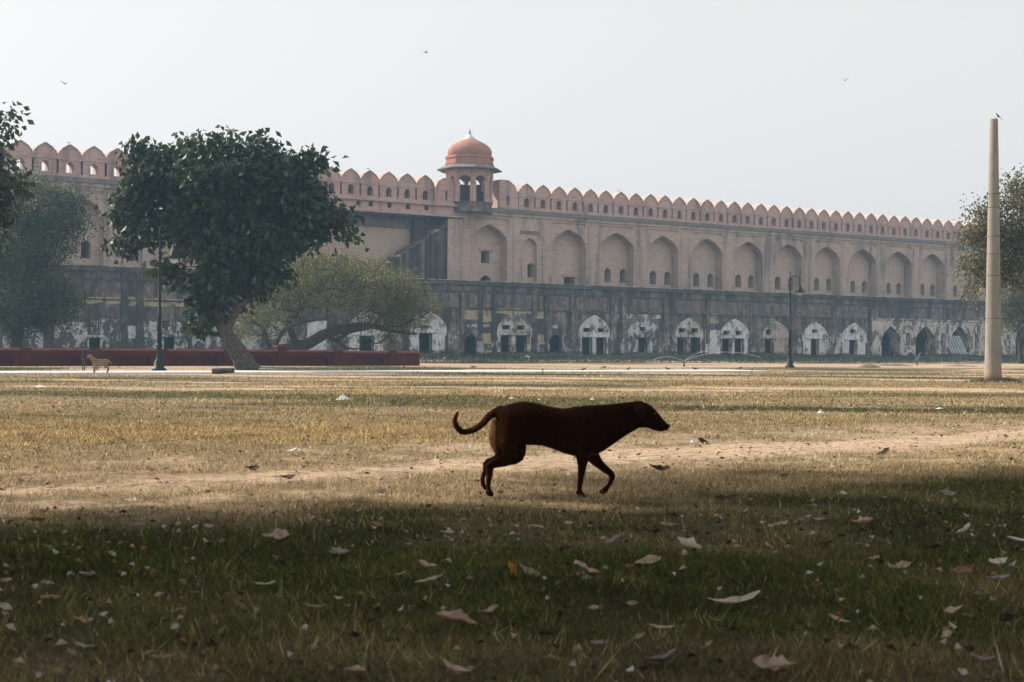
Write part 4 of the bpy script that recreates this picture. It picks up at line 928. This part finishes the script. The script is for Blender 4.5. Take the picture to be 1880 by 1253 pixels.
c = n.mix(n.math('MULTIPLY', tanm, n.ramp(n.noise(25, 4), .25, .6)), c, (.30, .185, .085))                    # tan fur behind the far thigh, its sunlight painted into the coat
M['brown_coat'] = n.done(c)
plain('ear_coat', (.036, .0135, .006), .3, 30, .8, 0, .1)
plain('dog_dark', (.012, .010, .010), .2, 20, .35, 0, .5)
plain('tan_coat', (.24, .17, .105), .2, 5, .85)
K = 310.0
dogp = gnd(1000, 913)
def dz(zx, zy): return ((800+zx/4.087-1000)/K, (912.6-(710+zy/4.087))/K)
# torso: outline of back and belly, then half-widths
TOR = [(455, 190, 262, .035), (490, 165, 330, .065), (540, 146, 400, .085), (600, 128, 440, .092), (660, 121, 452, .094), (720, 127, 452, .090), (800, 145, 456, .088), (880, 163, 482, .092), (960, 172, 512, .100), (1040, 158, 534, .106), (1120, 149, 540, .102), (1190, 146, 524, .092), (1260, 142, 490, .080), (1320, 136, 448, .068), (1390, 128, 398, .057), (1450, 122, 358, .051), (1505, 116, 328, .048)]
V, F = [], []; rings = []
for zx, zt, zb, hw in TOR:
    x, a = dz(zx, zt); _, b = dz(zx, zb); h = (a-b)/2; m = (a+b)/2
    rings.append([(x, hw*math.cos(t)*(1.0 if math.sin(t) < 0 else .92), m+h*math.copysign(abs(math.sin(t))**.9, math.sin(t))) for t in np.linspace(0, 2*math.pi, 19)[:-1]])
loft_data(rings, V, F)
HD = [(1480, 118, 330, .046), (1520, 112, 318, .050), (1560, 122, 314, .050), (1600, 143, 322, .045), (1640, 176, 338, .036), (1670, 213, 343, .029), (1700, 250, 343, .024), (1728, 277, 336, .019), (1744, 292, 322, .012)]
rings = []
for zx, zt, zb, hw in HD:
    x, a = dz(zx, zt); _, b = dz(zx, zb); h = (a-b)/2; m = (a+b)/2
    rings.append([(x, hw*math.cos(t), m+h*math.sin(t)) for t in np.linspace(0, 2*math.pi, 17)[:-1]])
loft_data(rings, V, F)
def P3(y, *pts): return [(dz(a, b)[0], y, dz(a, b)[1]) for a, b in pts]
kz = 1/4.087/K
# near hind leg, far hind leg, near fore leg, far fore leg (lifted), tail
limb(V, F, [P3(-.028, (575, 225))[0], P3(-.04, (565, 310))[0], P3(-.055, (570, 410))[0], P3(-.062, (598, 500))[0], P3(-.062, (560, 548))[0]], [60*kz, 108*kz, 112*kz, 80*kz, 58*kz], .5)
limb(V, F, [P3(-.062, (628, 505))[0], P3(-.062, (560, 545))[0], P3(-.062, (470, 575))[0], P3(-.062, (398, 598))[0]], [62*kz, 54*kz, 42*kz, 28*kz], .62)
limb(V, F, [P3(-.062, (394, 590))[0], P3(-.062, (405, 650))[0], P3(-.062, (398, 720))[0], P3(-.062, (398, 790))[0]], [34*kz, 30*kz, 21*kz, 20*kz], .8)
limb(V, F, [P3(-.062, (392, 785))[0], P3(-.062, (412, 806))[0], P3(-.062, (438, 818))[0]], [28*kz, 26*kz, 15*kz], 1.1)
limb(V, F, [P3(.05, (500, 270))[0], P3(.055, (480, 400))[0], P3(.06, (510, 500))[0], P3(.06, (540, 540))[0]], [85*kz, 88*kz, 72*kz, 55*kz], .6)
limb(V, F, [P3(.06, (560, 530))[0], P3(.06, (480, 565))[0], P3(.06, (372, 592))[0]], [55*kz, 44*kz, 30*kz], .65)
limb(V, F, [P3(.06, (374, 588))[0], P3(.06, (372, 650))[0], P3(.06, (352, 700))[0], P3(.06, (356, 755))[0], P3(.06, (382, 795))[0]], [28*kz, 23*kz, 19*kz, 20*kz, 15*kz], .8)
limb(V, F, [P3(-.055, (1120, 400))[0], P3(-.062, (1100, 500))[0], P3(-.060, (1092, 600))[0], P3(-.056, (1082, 690))[0], P3(-.055, (1070, 780))[0]], [95*kz, 62*kz, 35*kz, 25*kz, 21*kz], .75)
limb(V, F, [P3(-.055, (1062, 780))[0], P3(-.055, (1088, 812))[0], P3(-.055, (1118, 832))[0]], [26*kz, 25*kz, 15*kz], 1.1)
limb(V, F, [P3(.05, (1150, 420))[0], P3(.058, (1170, 520))[0], P3(.058, (1235, 600))[0], P3(.055, (1318, 664))[0]], [95*kz, 58*kz, 37*kz, 25*kz], .75)
limb(V, F, [P3(.055, (1312, 655))[0], P3(.055, (1328, 690))[0], P3(.055, (1305, 745))[0], P3(.055, (1278, 785))[0]], [26*kz, 24*kz, 18*kz, 20*kz], .85)
limb(V, F, [P3(.055, (1285, 775))[0], P3(.055, (1260, 800))[0], P3(.055, (1222, 803))[0]], [24*kz, 24*kz, 13*kz], 1.1)
limb(V, F, P3(0, (500, 190), (455, 205), (400, 238), (345, 298), (280, 340), (205, 356), (160, 322), (142, 270), (158, 222), (176, 192)), [44*kz, 36*kz, 29*kz, 26*kz, 25*kz, 24*kz, 23*kz, 20*kz, 14*kz, 5*kz], 1.0)
dme = remeshed('dog', V, F, .0070, 9, .5)
DOG = empty('dog', (dogp.x, dogp.y, dogp.z+.008)); tag(DOG, 'dark brown short-haired dog with upcurled tail walking across the near grass', 'dog', kind='thing')
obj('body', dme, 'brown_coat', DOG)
rg_ = np.random.default_rng(91)                         # short lie-flat hair, catching the light along the back
dme.calc_loop_triangles(); tv = np.empty(len(dme.loop_triangles)*3, np.int32); dme.loop_triangles.foreach_get('vertices', tv); tv = tv.reshape(-1, 3)
co = np.empty(len(dme.vertices)*3); dme.vertices.foreach_get('co', co); co = co.reshape(-1, 3); T = co[tv]
nr_ = np.cross(T[:, 1]-T[:, 0], T[:, 2]-T[:, 0]); ar = np.linalg.norm(nr_, axis=1); nr_ /= ar[:, None]+1e-12
pk = rg_.choice(len(tv), 60000, p=ar/ar.sum()); bw = rg_.dirichlet((1, 1, 1), len(pk)); hp = (T[pk]*bw[:, :, None]).sum(1); hn = nr_[pk]
fl = np.array([-1, 0, -.35])-(hn*(hn@np.array([-1, 0, -.35]))[:, None]); fl /= np.linalg.norm(fl, axis=1)[:, None]+1e-9
hd = fl*.9+hn*.35+rg_.normal(0, .18, hn.shape); hd /= np.linalg.norm(hd, axis=1)[:, None]; sdv = np.cross(hd, hn); sdv /= np.linalg.norm(sdv, axis=1)[:, None]+1e-9
hl = (rg_.uniform(.007, .013, len(pk))*np.where(hp[:, 2] < .24, .45, 1))[:, None]; hv = np.stack([hp-sdv*.0009-hn*.001, hp+sdv*.0009-hn*.001, hp+hd*hl], 1).reshape(-1, 3)
hc = np.array([.15, .054, .019])*rg_.lognormal(0, .35, len(pk))[:, None]
tn_ = (hp[:, 0] < -.285) & (hp[:, 1] > .012) & (hp[:, 2] > .24) & (hp[:, 2] < .46); hc[tn_] = np.array([.36, .23, .11])*rg_.lognormal(0, .2, tn_.sum())[:, None]  # same sunlit strip painted into the hair colour
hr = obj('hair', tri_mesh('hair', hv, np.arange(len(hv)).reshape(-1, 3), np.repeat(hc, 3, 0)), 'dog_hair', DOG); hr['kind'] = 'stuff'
for sg in (-1, 1):
    V, F = [], []
    rg = []
    for t, hwid in ((0, .022), (.35, .034), (.7, .028), (1, .006)):
        a, b = dz(1505+32*t, 128+118*t); c0 = Vector((a, sg*(.047+.022*math.sin(t*2.6)), b))
        rg.append([tuple(c0+Vector((hwid*math.cos(q)*.9, sg*.005*math.sin(q), hwid*.2*math.cos(q)))) for q in np.linspace(0, 2*math.pi, 11)[:-1]])
    loft_data(rg, V, F); obj('ear', mesh('ear', V, F, True), 'ear_coat', DOG)
    V, F = [], []; a, b = dz(1632, 212); ball(V, F, (a, sg*.031, b), .009, .006, .008); obj('eye', mesh('eye', V, F, True), 'dog_dark', DOG)
V, F = [], []; a, b = dz(1738, 300); ball(V, F, (a, 0, b), .013, .014, .013); obj('nose', mesh('nose', V, F, True), 'dog_dark', DOG)

# the tan dog far off, standing on the white path and looking towards us
def far_dog(loc, rz):
    V, F = [], []; rings = []
    for x, zt, zb, hw in ((-.34, .50, .34, .05), (-.28, .55, .29, .085), (-.1, .545, .27, .09), (.08, .55, .24, .10), (.22, .57, .26, .095), (.32, .58, .36, .06)):
        rings.append([(x, hw*math.cos(t), (zt+zb)/2+(zt-zb)/2*math.sin(t)) for t in np.linspace(0, 2*math.pi, 15)[:-1]])
    loft_data(rings, V, F)
    limb(V, F, [(.24, 0, .5), (.32, 0, .57), (.37, 0, .64)], [.11, .085, .07])
    limb(V, F, [(.35, 0, .665), (.41, -.02, .66), (.48, -.05, .63), (.53, -.07, .615)], [.07, .066, .042, .028])
    for sg in (-1, 1):
        limb(V, F, [(.23, sg*.07, .38), (.24, sg*.075, .2), (.235, sg*.075, .03), (.27, sg*.075, .02)], [.06, .036, .028, .026])
        limb(V, F, [(-.25, sg*.06, .42), (-.2, sg*.07, .28), (-.31, sg*.07, .19), (-.29, sg*.07, .03), (-.25, sg*.07, .02)], [.095, .065, .035, .026, .026])
    limb(V, F, [(-.33, 0, .49), (-.42, .0, .42), (-.46, 0, .30)], [.035, .025, .012])
    t = empty('dog', loc, rz); t.scale = (.88, .88, .88); tag(t, 'small tan dog standing on the white path beside the metal bench', 'dog', kind='thing')
    obj('body', remeshed('far_dog', V, F, .013, 3), 'tan_coat', t)
    for sg in (-1, 1):
        V, F = loft_data([[(.36+q*.025*w, sg*(.045+.01*h), .70+.06*h) if True else 0 for q, w in ((-1, 1-h), (0, .3-.3*h), (1, 1-h))] for h in (0, .5, .98)]); obj('ear', mesh('ear', V, F), 'tan_coat', t)
    return t
dp_ = gnd(184, 686.5); far_dog((dp_.x, dp_.y, .05), math.radians(180+28))

# ------------------------------------------------------------------ birds
def bird(name, loc, label, cat, size, rz, wings=None, mat='bird_black', pitch=0.0, group=None):
    V, F = [], []; S = size; rings = []
    for x, zt, r in ((-.5, .02, .02), (-.3, .02, .07), (-.05, 0, .13), (.18, .02, .12), (.3, .07, .075), (.38, .1, .08), (.46, .1, .05), (.55, .08, .012)):
        rings.append([(x*S, r*S*math.cos(t), zt*S+r*S*math.sin(t)) for t in np.linspace(0, 2*math.pi, 9)[:-1]])
    loft_data(rings, V, F); box_data(V, F, -.85*S, -.35*S, -.06*S, .06*S, -.015*S, .02*S)
    if wings is not None:
        for sg in (-1, 1):
            r_ = []
            for t, ch in ((0, .26), (.45, .30), (.8, .2), (1.15, .04)):
                yq = sg*t*math.cos(wings*(1 if t < .5 else .75))*S; zq = t*math.sin(wings)*S+.05*S
                r_.append([((.16-ch*.4-t*.12)*S, yq, zq-.008*S), ((.16+ch*.5-t*.12)*S, yq, zq), ((.16-ch*.4-t*.12)*S, yq, zq+.01*S)])
            loft_data(r_, V, F)
    else:
        for sg in (-.05, .05): box_data(V, F, -.01*S, .02*S, sg*S-.01*S, sg*S+.01*S, -.32*S, -.08*S)
    o = obj(name, mesh(name, V, F, True), mat); o.location = loc; o.rotation_euler = (0, pitch, rz)
    return tag(o, label, cat, group, 'thing')
bird('bird', tuple(at(119, 154, 78)), 'dark bird flying in the pale sky above the left-hand battlements', 'bird', .27, 2.4, .45)
bird('bird', tuple(at(781, 97, 84)), 'dark bird flying high above the domed pavilion', 'bird', .22, .4, .35, pitch=.4)
bird('bird', tuple(at(1551, 148, 80)), 'small dark bird flying left of the concrete pole', 'bird', .26, 1.2, .6)
pt = POLE.location; bird('parakeet', (pt.x+.13, pt.y-.02, pt.z+ph_+.09), 'green parakeet perched on top of the concrete pole', 'bird', .24, 2.4, None, 'bird_green', -.75)
for px, s_, lb in ((124, -67.16, 'tiny dark bird perched on a battlement at far left'), (678, -40.35, 'tiny dark bird perched on a battlement left of the pavilion'), (1138, -23.30+MP*6, 'tiny dark bird perched on a battlement right of the pavilion')):
    q = P0+WD*s_-WN*.35; bird('bird', (q[0], q[1], ZT+.13), lb, 'bird', .28, .5, None)
crows = [(869, 679.5, 'crow on dry grass beyond the path, between the red wall and the first doors'), (742, 679.5, 'crow on the grass in front of the red wall end'), (996, 685, 'first crow right of the walking dog on the white path'), (1070, 684.5, 'second crow along the white path'), (1109, 679.5, 'crow on the green strip beyond the white path'), (1153, 683.5, 'third crow along the white path'), (1226, 683, 'fourth crow along the white path'), (1276, 682.5, 'fifth crow along the white path'), (1358, 681.5, 'crow at the right end of the white path'), (1381, 684.5, 'crow on the grass just past the path end')]
rb = random.Random(5)
for px, py, lb in crows:
    q = gnd(px, py); bird('crow', (q.x, q.y, q.z+.14), lb, 'bird', .30, rb.uniform(0, 6), None, pitch=rb.uniform(-.35, .2), group='crows on the ground')

# ------------------------------------------------------------------ sprinklers
n = NT('water_spray', .3, .5); n.done((.85, .88, .9)); n.b.inputs['Alpha'].default_value = .35; M['water_spray'] = n.m
def sprinkler(px, py, arcs, label):
    q = gnd(px, py); t = empty('sprinkler', tuple(q)); tag(t, label, 'sprinkler', kind='thing')
    lathe('nozzle', [(.05, 0), (.04, .2), (.03, .32), (.015, .36)], 8, 'lamp_iron', t)
    for dx, h, ln in arcs:
        k = q.y/FPX; P = [(dx*k*u, .4*u, .34+h*k*4*u*(1-u)*.9+h*k*.3*u) for u in np.linspace(0, ln, 12)]
        V, F = tube_data(P, list(np.linspace(.010, .016, 12)), 5); obj('water_jet', mesh('water_jet', V, F, True), 'water_spray', t)
sprinkler(1256, 673.5, [(-55, 7, 1.0), (85, 17, .62), (150, 16, .95)], 'sprinkler throwing thin white water arcs before the middle arches')
sprinkler(1684, 671.5, [(-22, 17, .9), (16, 14, .55)], 'sprinkler throwing short white water arcs before the open arches')

# ------------------------------------------------------------------ litter and fallen leaves
def crumple(name, p, w, h, mat, label, cat, seed, group=None):
    r = np.random.default_rng(seed); rings = []
    for t in (1, .85, .6, .3, .06):
        rings.append([(w/2*t*math.cos(a)*r.uniform(.6, 1.3), w*.35*t*math.sin(a)*r.uniform(.6, 1.3), h*(1-t)*r.uniform(.6, 1.3)) for a in np.linspace(0, 2*math.pi, 12)[:-1]])
    V, F = loft_data(rings); o = obj(name, mesh(name, V, F), mat); o.location = p; return tag(o, label, cat, group, 'thing')
LIT = [(630, 734, 28, 9, 'crumpled white plastic bag on the grass left of the dog tail'), (74, 711, 24, 4, 'flattened white plastic bag on the grass near the left edge'), (940, 733, 18, 4, 'white plastic scrap on the grass just above the dog back'), (543, 827, 26, 5, 'white paper scrap beside the dirt path left of the dog'), (1507, 759, 14, 6, 'white scrap in the dark green grass band'), (1725, 751, 16, 3, 'white scrap on the grass left of the concrete pole base'), (1272, 813, 15, 5, 'white scrap on the dirt path right of the dog nose'), (1627, 782, 11, 4, 'red and white scrap on the grass before the dirt path'), (1619, 700, 7, 3, 'tiny white scrap on the far grass below the first open arch'), (990, 735, 10, 3, 'tiny white scrap above the dog shoulders'), (1088, 734, 10, 3, 'tiny white scrap above the dog neck'), (222-90, 677, 6, 3, 'tiny white scrap in the grass left of the bench'), (228, 676, 5, 3, 'tiny white scrap in the grass between tan dog and lamp'), (512, 684, 7, 4, 'tiny white scrap on the path right of the leaning trunk'), (968, 658, 24, 6, 'white debris lying at the foot of the double-door cell'), (1044, 872, 12, 4, 'small white scrap between the dog legs'), (1548, 907, 22, 5, 'crumpled clear wrapper in the shaded grass at right')]
for i, (px, py, w, h, lb) in enumerate(LIT):
    q = gnd(px, py); k = q.y/FPX; crumple('plastic_scrap', tuple(q), w*k, h*k, 'white_plastic', lb, 'litter', 100+i, 'scattered white litter')
def leaf_obj(px, py, w, col, label, seed, group=None, up=0.0):
    r = np.random.default_rng(seed); q = gnd(px, py); k = q.y/FPX; ln = w*k*1.0; wd_ = ln*(.2 if ('narrow' in label or 'strip' in label) else r.uniform(.34, .58)); n1, n2 = 7, 5; V, F = [], []
    curl, cup, tw = r.uniform(.2, .8), r.uniform(.2, .8), r.uniform(-.8, .8)
    for th in (0, .0015):
        for i in range(n1):
            u = i/(n1-1); hw = wd_*.5*(math.sin(math.pi*min(1, u*1.02+.02))**.75)*(1-.25*u)*r.uniform(.6, 1.2)+.0008
            for j in range(n2):
                v = (j/(n2-1)-.5)*2; V.append((ln*(u-.5), hw*v*math.cos(tw*(u-.5)), .006+th+curl*ln*.55*(u-.45)**2*2+cup*hw*v*v+hw*v*math.sin(tw*(u-.5))+r.normal(0, .24)*hw))
    for i in range(n1-1):
        for j in range(n2-1):
            a = i*n2+j; F.append((a, a+1, a+n2+1, a+n2)); b = a+n1*n2; F.append((b, b+n2, b+n2+1, b+1))
    me = mesh('fallen_leaf', V, F, True, recalc=False)
    a = me.color_attributes.new('Col', 'FLOAT_COLOR', 'POINT'); cc = np.array(col)*r.uniform(.85, 1.15)
    a.data.foreach_set('color', np.concatenate([cc[None]*np.tile(np.clip(r.normal(.92, .25, (n1*n2, 1)), .3, 1.1), (2, 1))*np.array([[1, .97, .93]]), np.ones((len(V), 1))], 1).astype(np.float32).ravel())
    o = obj('fallen_leaf', me, 'dry_leaf'); o.location = (q.x, q.y, q.z+.012+up*ln*.4); o.rotation_euler = (r.normal(0, .2), up*1.2+r.normal(0, .18), r.uniform(-.6, .6)+(math.pi if r.random() < .5 else 0))
    o.rotation_euler = (Matrix.Rotation(r.uniform(.15, .6), 3, 'X') @ o.rotation_euler.to_matrix()).to_euler(); o.location.z += .12*wd_
    return tag(o, label, 'leaf', group, 'thing')
PALE, WHITE, TAN, GREY, BRN, YEL = (.68, .54, .43), (.82, .76, .69), (.52, .36, .22), (.46, .42, .39), (.10, .065, .04), (.55, .28, .07)
LV = [(1335, 925, 46, BRN, 'large curled brown leaf with tan edge below the dog nose'), (1425, 973, 30, PALE, 'cupped pale leaf standing alone in dark green grass right of centre'), (1264, 1016, 52, WHITE, 'broad wrinkled whitish leaf below and right of the dog front paws'), (1188, 1046, 62, PALE, 'long pale leaf with orange tip below the broad whitish leaf'), (1770, 986, 42, WHITE, 'folded white leaf in dark grass near the right edge'), (1830, 1046, 48, WHITE, 'pointed white leaf at the right edge, tip raised'), (1832, 1073, 44, GREY, 'grey leaf just below the pointed white leaf at right'), (1655, 1051, 36, PALE, 'small pale leaf left of the right-edge leaves'), (1348, 1118, 100, WHITE, 'very long narrow whitish curled leaf in the lower right grass'), (838, 1156, 80, PALE, 'large tan leaf lying flat in the lower middle grass'), (785, 1053, 42, PALE, 'pale cupped leaf left of the yellow upright leaf'), (790, 1076, 56, WHITE, 'thin white leaf strip under the pale cupped leaf'), (160, 1067, 32, WHITE, 'bright white folded leaf in green grass at lower left'), (487, 1084, 40, WHITE, 'bright white narrow leaf with raised tip left of centre'), (508, 1000, 52, PALE, 'pale leaf over a dark hollow left of centre'), (625, 1025, 38, GREY, 'blue-grey rounded leaf left of centre'), (65, 965, 38, TAN, 'brown-grey leaf at the shade edge near the left side'), (935, 1068, 34, YEL, 'orange-yellow leaf standing upright in the lower centre'), (1420, 1246, 78, PALE, 'wide pale leaf cut by the bottom edge right of centre'), (1216, 1228, 72, GREY, 'grey arched leaf at the bottom edge right of centre'), (835, 1248, 60, PALE, 'pale leaf cut by the bottom edge near the middle'), (1210, 869, 40, BRN, 'curled brown leaf on the sunlit grass right of the dog legs'), (148, 1152, 40, TAN, 'tan cupped leaf with raised end at lower left'), (12, 1129, 36, WHITE, 'white crumpled leaf cut by the left edge')]
for i, (px, py, w, c_, lb) in enumerate(LV): leaf_obj(px, py, w, c_, lb, 300+i, up=.9 if c_ is YEL else 0)
LG = [(15, 1078, 26, PALE), (300, 1224, 48, PALE), (155, 1203, 42, GREY), (975, 1061, 44, PALE), (1075, 1057, 52, PALE), (982, 979, 32, PALE), (1045, 967, 18, WHITE), (1228, 973, 32, PALE), (580, 1126, 44, PALE), (445, 1124, 48, TAN), (92, 1112, 34, TAN), (1300, 1201, 30, PALE), (1540, 1149, 42, PALE), (1215, 1167, 46, PALE), (1133, 1001, 44, GREY), (1583, 971, 42, PALE), (1503, 962, 24, GREY), (1765, 1061, 38, TAN), (1802, 1226, 44, GREY), (1752, 1134, 32, PALE), (1737, 917, 34, GREY), (820, 987, 28, PALE), (383, 976, 22, PALE), (205, 1028, 20, PALE), (85, 1083, 26, GREY), (735, 1065, 24, TAN), (1088, 1128, 24, PALE), (1500, 1085, 24, TAN), (1735, 1178, 26, PALE), (1865, 1001, 34, WHITE), (690, 975, 26, TAN), (1605, 1036, 24, PALE), (1160, 1120, 22, TAN), (900, 1133, 34, PALE), (1410, 1010, 20, PALE), (1690, 975, 30, BRN), (1620, 838, 34, BRN), (530, 884, 30, BRN), (465, 868, 30, BRN), (700, 912, 24, GREY), (240, 926, 24, WHITE), (5, 907, 22, BRN), (1440, 880, 20, BRN), (1100, 1195, 34, GREY), (650, 1248, 40, PALE), (100, 1248, 40, TAN), (1290, 815, 20, BRN), (1310, 1150, 30, TAN), (330, 1130, 28, TAN), (1000, 1178, 30, BRN), (720, 1190, 30, BRN), (1560, 1205, 34, BRN), (1850, 1150, 34, BRN), (390, 1195, 32, BRN), (1460, 1060, 30, BRN), (1510, 1010, 34, BRN), (1040, 1018, 38, BRN), (300, 990, 36, BRN), (690, 1150, 36, BRN), (1715, 1015, 44, BRN), (230, 1005, 60, BRN), (1200, 985, 40, BRN)]
CN = {PALE: 'pale dry', WHITE: 'whitish dry', TAN: 'tan dry', GREY: 'grey dry', BRN: 'dark brown curled'}
SHORT = ['large curled brown leaf', 'cupped pale leaf', 'broad wrinkled whitish leaf', 'orange-tipped pale leaf', 'folded white leaf', 'pointed white leaf', 'right-edge grey leaf', 'leaf left of the right-edge leaves', 'very long narrow leaf', 'large flat tan leaf', 'pale cupped leaf', 'thin white strip leaf', 'bright white folded leaf', 'bright white narrow leaf', 'pale leaf over the hollow', 'blue-grey rounded leaf', 'brown-grey leaf at the shade edge', 'upright orange leaf', 'wide bottom-edge leaf', 'grey arched bottom leaf', 'pale bottom-edge leaf', 'sunlit curled brown leaf', 'tan cupped leaf', 'white left-edge leaf']
seen = set()
for i, (px, py, w, c_) in enumerate(LG):
    lb = None
    for jn in sorted(range(len(LV)), key=lambda q: (LV[q][0]-px)**2+4*(LV[q][1]-py)**2):
        dx, dy = px-LV[jn][0], py-LV[jn][1]; side = ('right of' if dx > 0 else 'left of') if abs(dx) > 2*abs(dy) else ('below' if dy > 0 else 'above')
        far_ = 'just ' if math.hypot(dx, dy) < 70 else ('' if math.hypot(dx, dy) < 220 else 'far ')
        lb = f"{'small ' if w < 32 else ''}{CN[c_]} leaf {far_}{side} the {SHORT[jn]}"
        if lb not in seen: break
    seen.add(lb); leaf_obj(px, py, w, c_, lb, 400+i, 'small fallen leaves')
# fine litter: leaf crumbs, straw and twigs nobody could count
k = 4200; y = np.sqrt(rng.uniform(3.2**2, 26**2, k)); x = rng.uniform(-1, 1, k)*(y*.4+.6); q = np.stack([x, y, gz(x, y)+(fbm(x*1.1, y*1.1, 2)-.5)*.06+(fbm(x*5, y*5, 12)-.5)*.025*sst(y, 22, 9)+rng.uniform(.004, .02, k)], 1)
az = rng.uniform(0, 2*np.pi, k); dirs = np.stack([np.cos(az), np.sin(az), rng.normal(0, .25, k)], 1); dirs /= np.linalg.norm(dirs, axis=1)[:, None]
cs = np.array([(.34, .27, .2), (.10, .07, .045), (.05, .035, .025), (.46, .4, .34), (.22, .13, .06)])[rng.choice(5, k, p=[.30, .24, .14, .14, .18])]
V, F, cl = leaf_soup(q, dirs, .045, .020, cs, .2, 77)
k = 760; y = np.sqrt(rng.uniform(3.3**2, 7.6**2, k)); x = rng.uniform(-1, 1, k)*(y*.4+.4); q = np.stack([x, y, gz(x, y)+(fbm(x*1.1, y*1.1, 2)-.5)*.06+.02], 1)
az = rng.uniform(0, 2*np.pi, k); dirs = np.stack([np.cos(az), np.sin(az), rng.uniform(-.1, .55, k)], 1); dirs /= np.linalg.norm(dirs, axis=1)[:, None]
cs = np.array([(.62, .52, .44), (.09, .06, .04), (.035, .026, .02), (.78, .73, .68), (.36, .22, .11)])[rng.choice(5, k, p=[.2, .28, .26, .1, .16])]
V2, F2, cl2 = leaf_soup(q, dirs, .032, .019, cs, .5, 78); F = np.concatenate([F, F2+len(V)]); V = np.concatenate([V, V2]); cl = np.concatenate([cl, cl2])
tag(obj('leaf_litter', tri_mesh('leaf_litter', V, F, cl), 'dry_leaf'), 'fine leaf crumbs and straw strewn through the grass', 'leaf litter', kind='stuff')

# ------------------------------------------------------------------ the hazy air
V, F = [], []; box_data(V, F, -260, 260, -60, 240, -1.2, 24.0)
hz = bpy.data.materials.new('haze'); hz.use_nodes = True; ht = hz.node_tree; ht.nodes.clear()
pv = ht.nodes.new('ShaderNodeVolumePrincipled'); pv.inputs['Color'].default_value = (.42, .72, 1.0, 1); pv.inputs['Density'].default_value = .00066; pv.inputs['Anisotropy'].default_value = .2
oo = ht.nodes.new('ShaderNodeOutputMaterial'); ht.links.new(pv.outputs[0], oo.inputs['Volume'])
ho = obj('haze', mesh('haze', V, F), hz); tag(ho, kind='stuff', label='pale blue morning haze in the air', cat='haze')
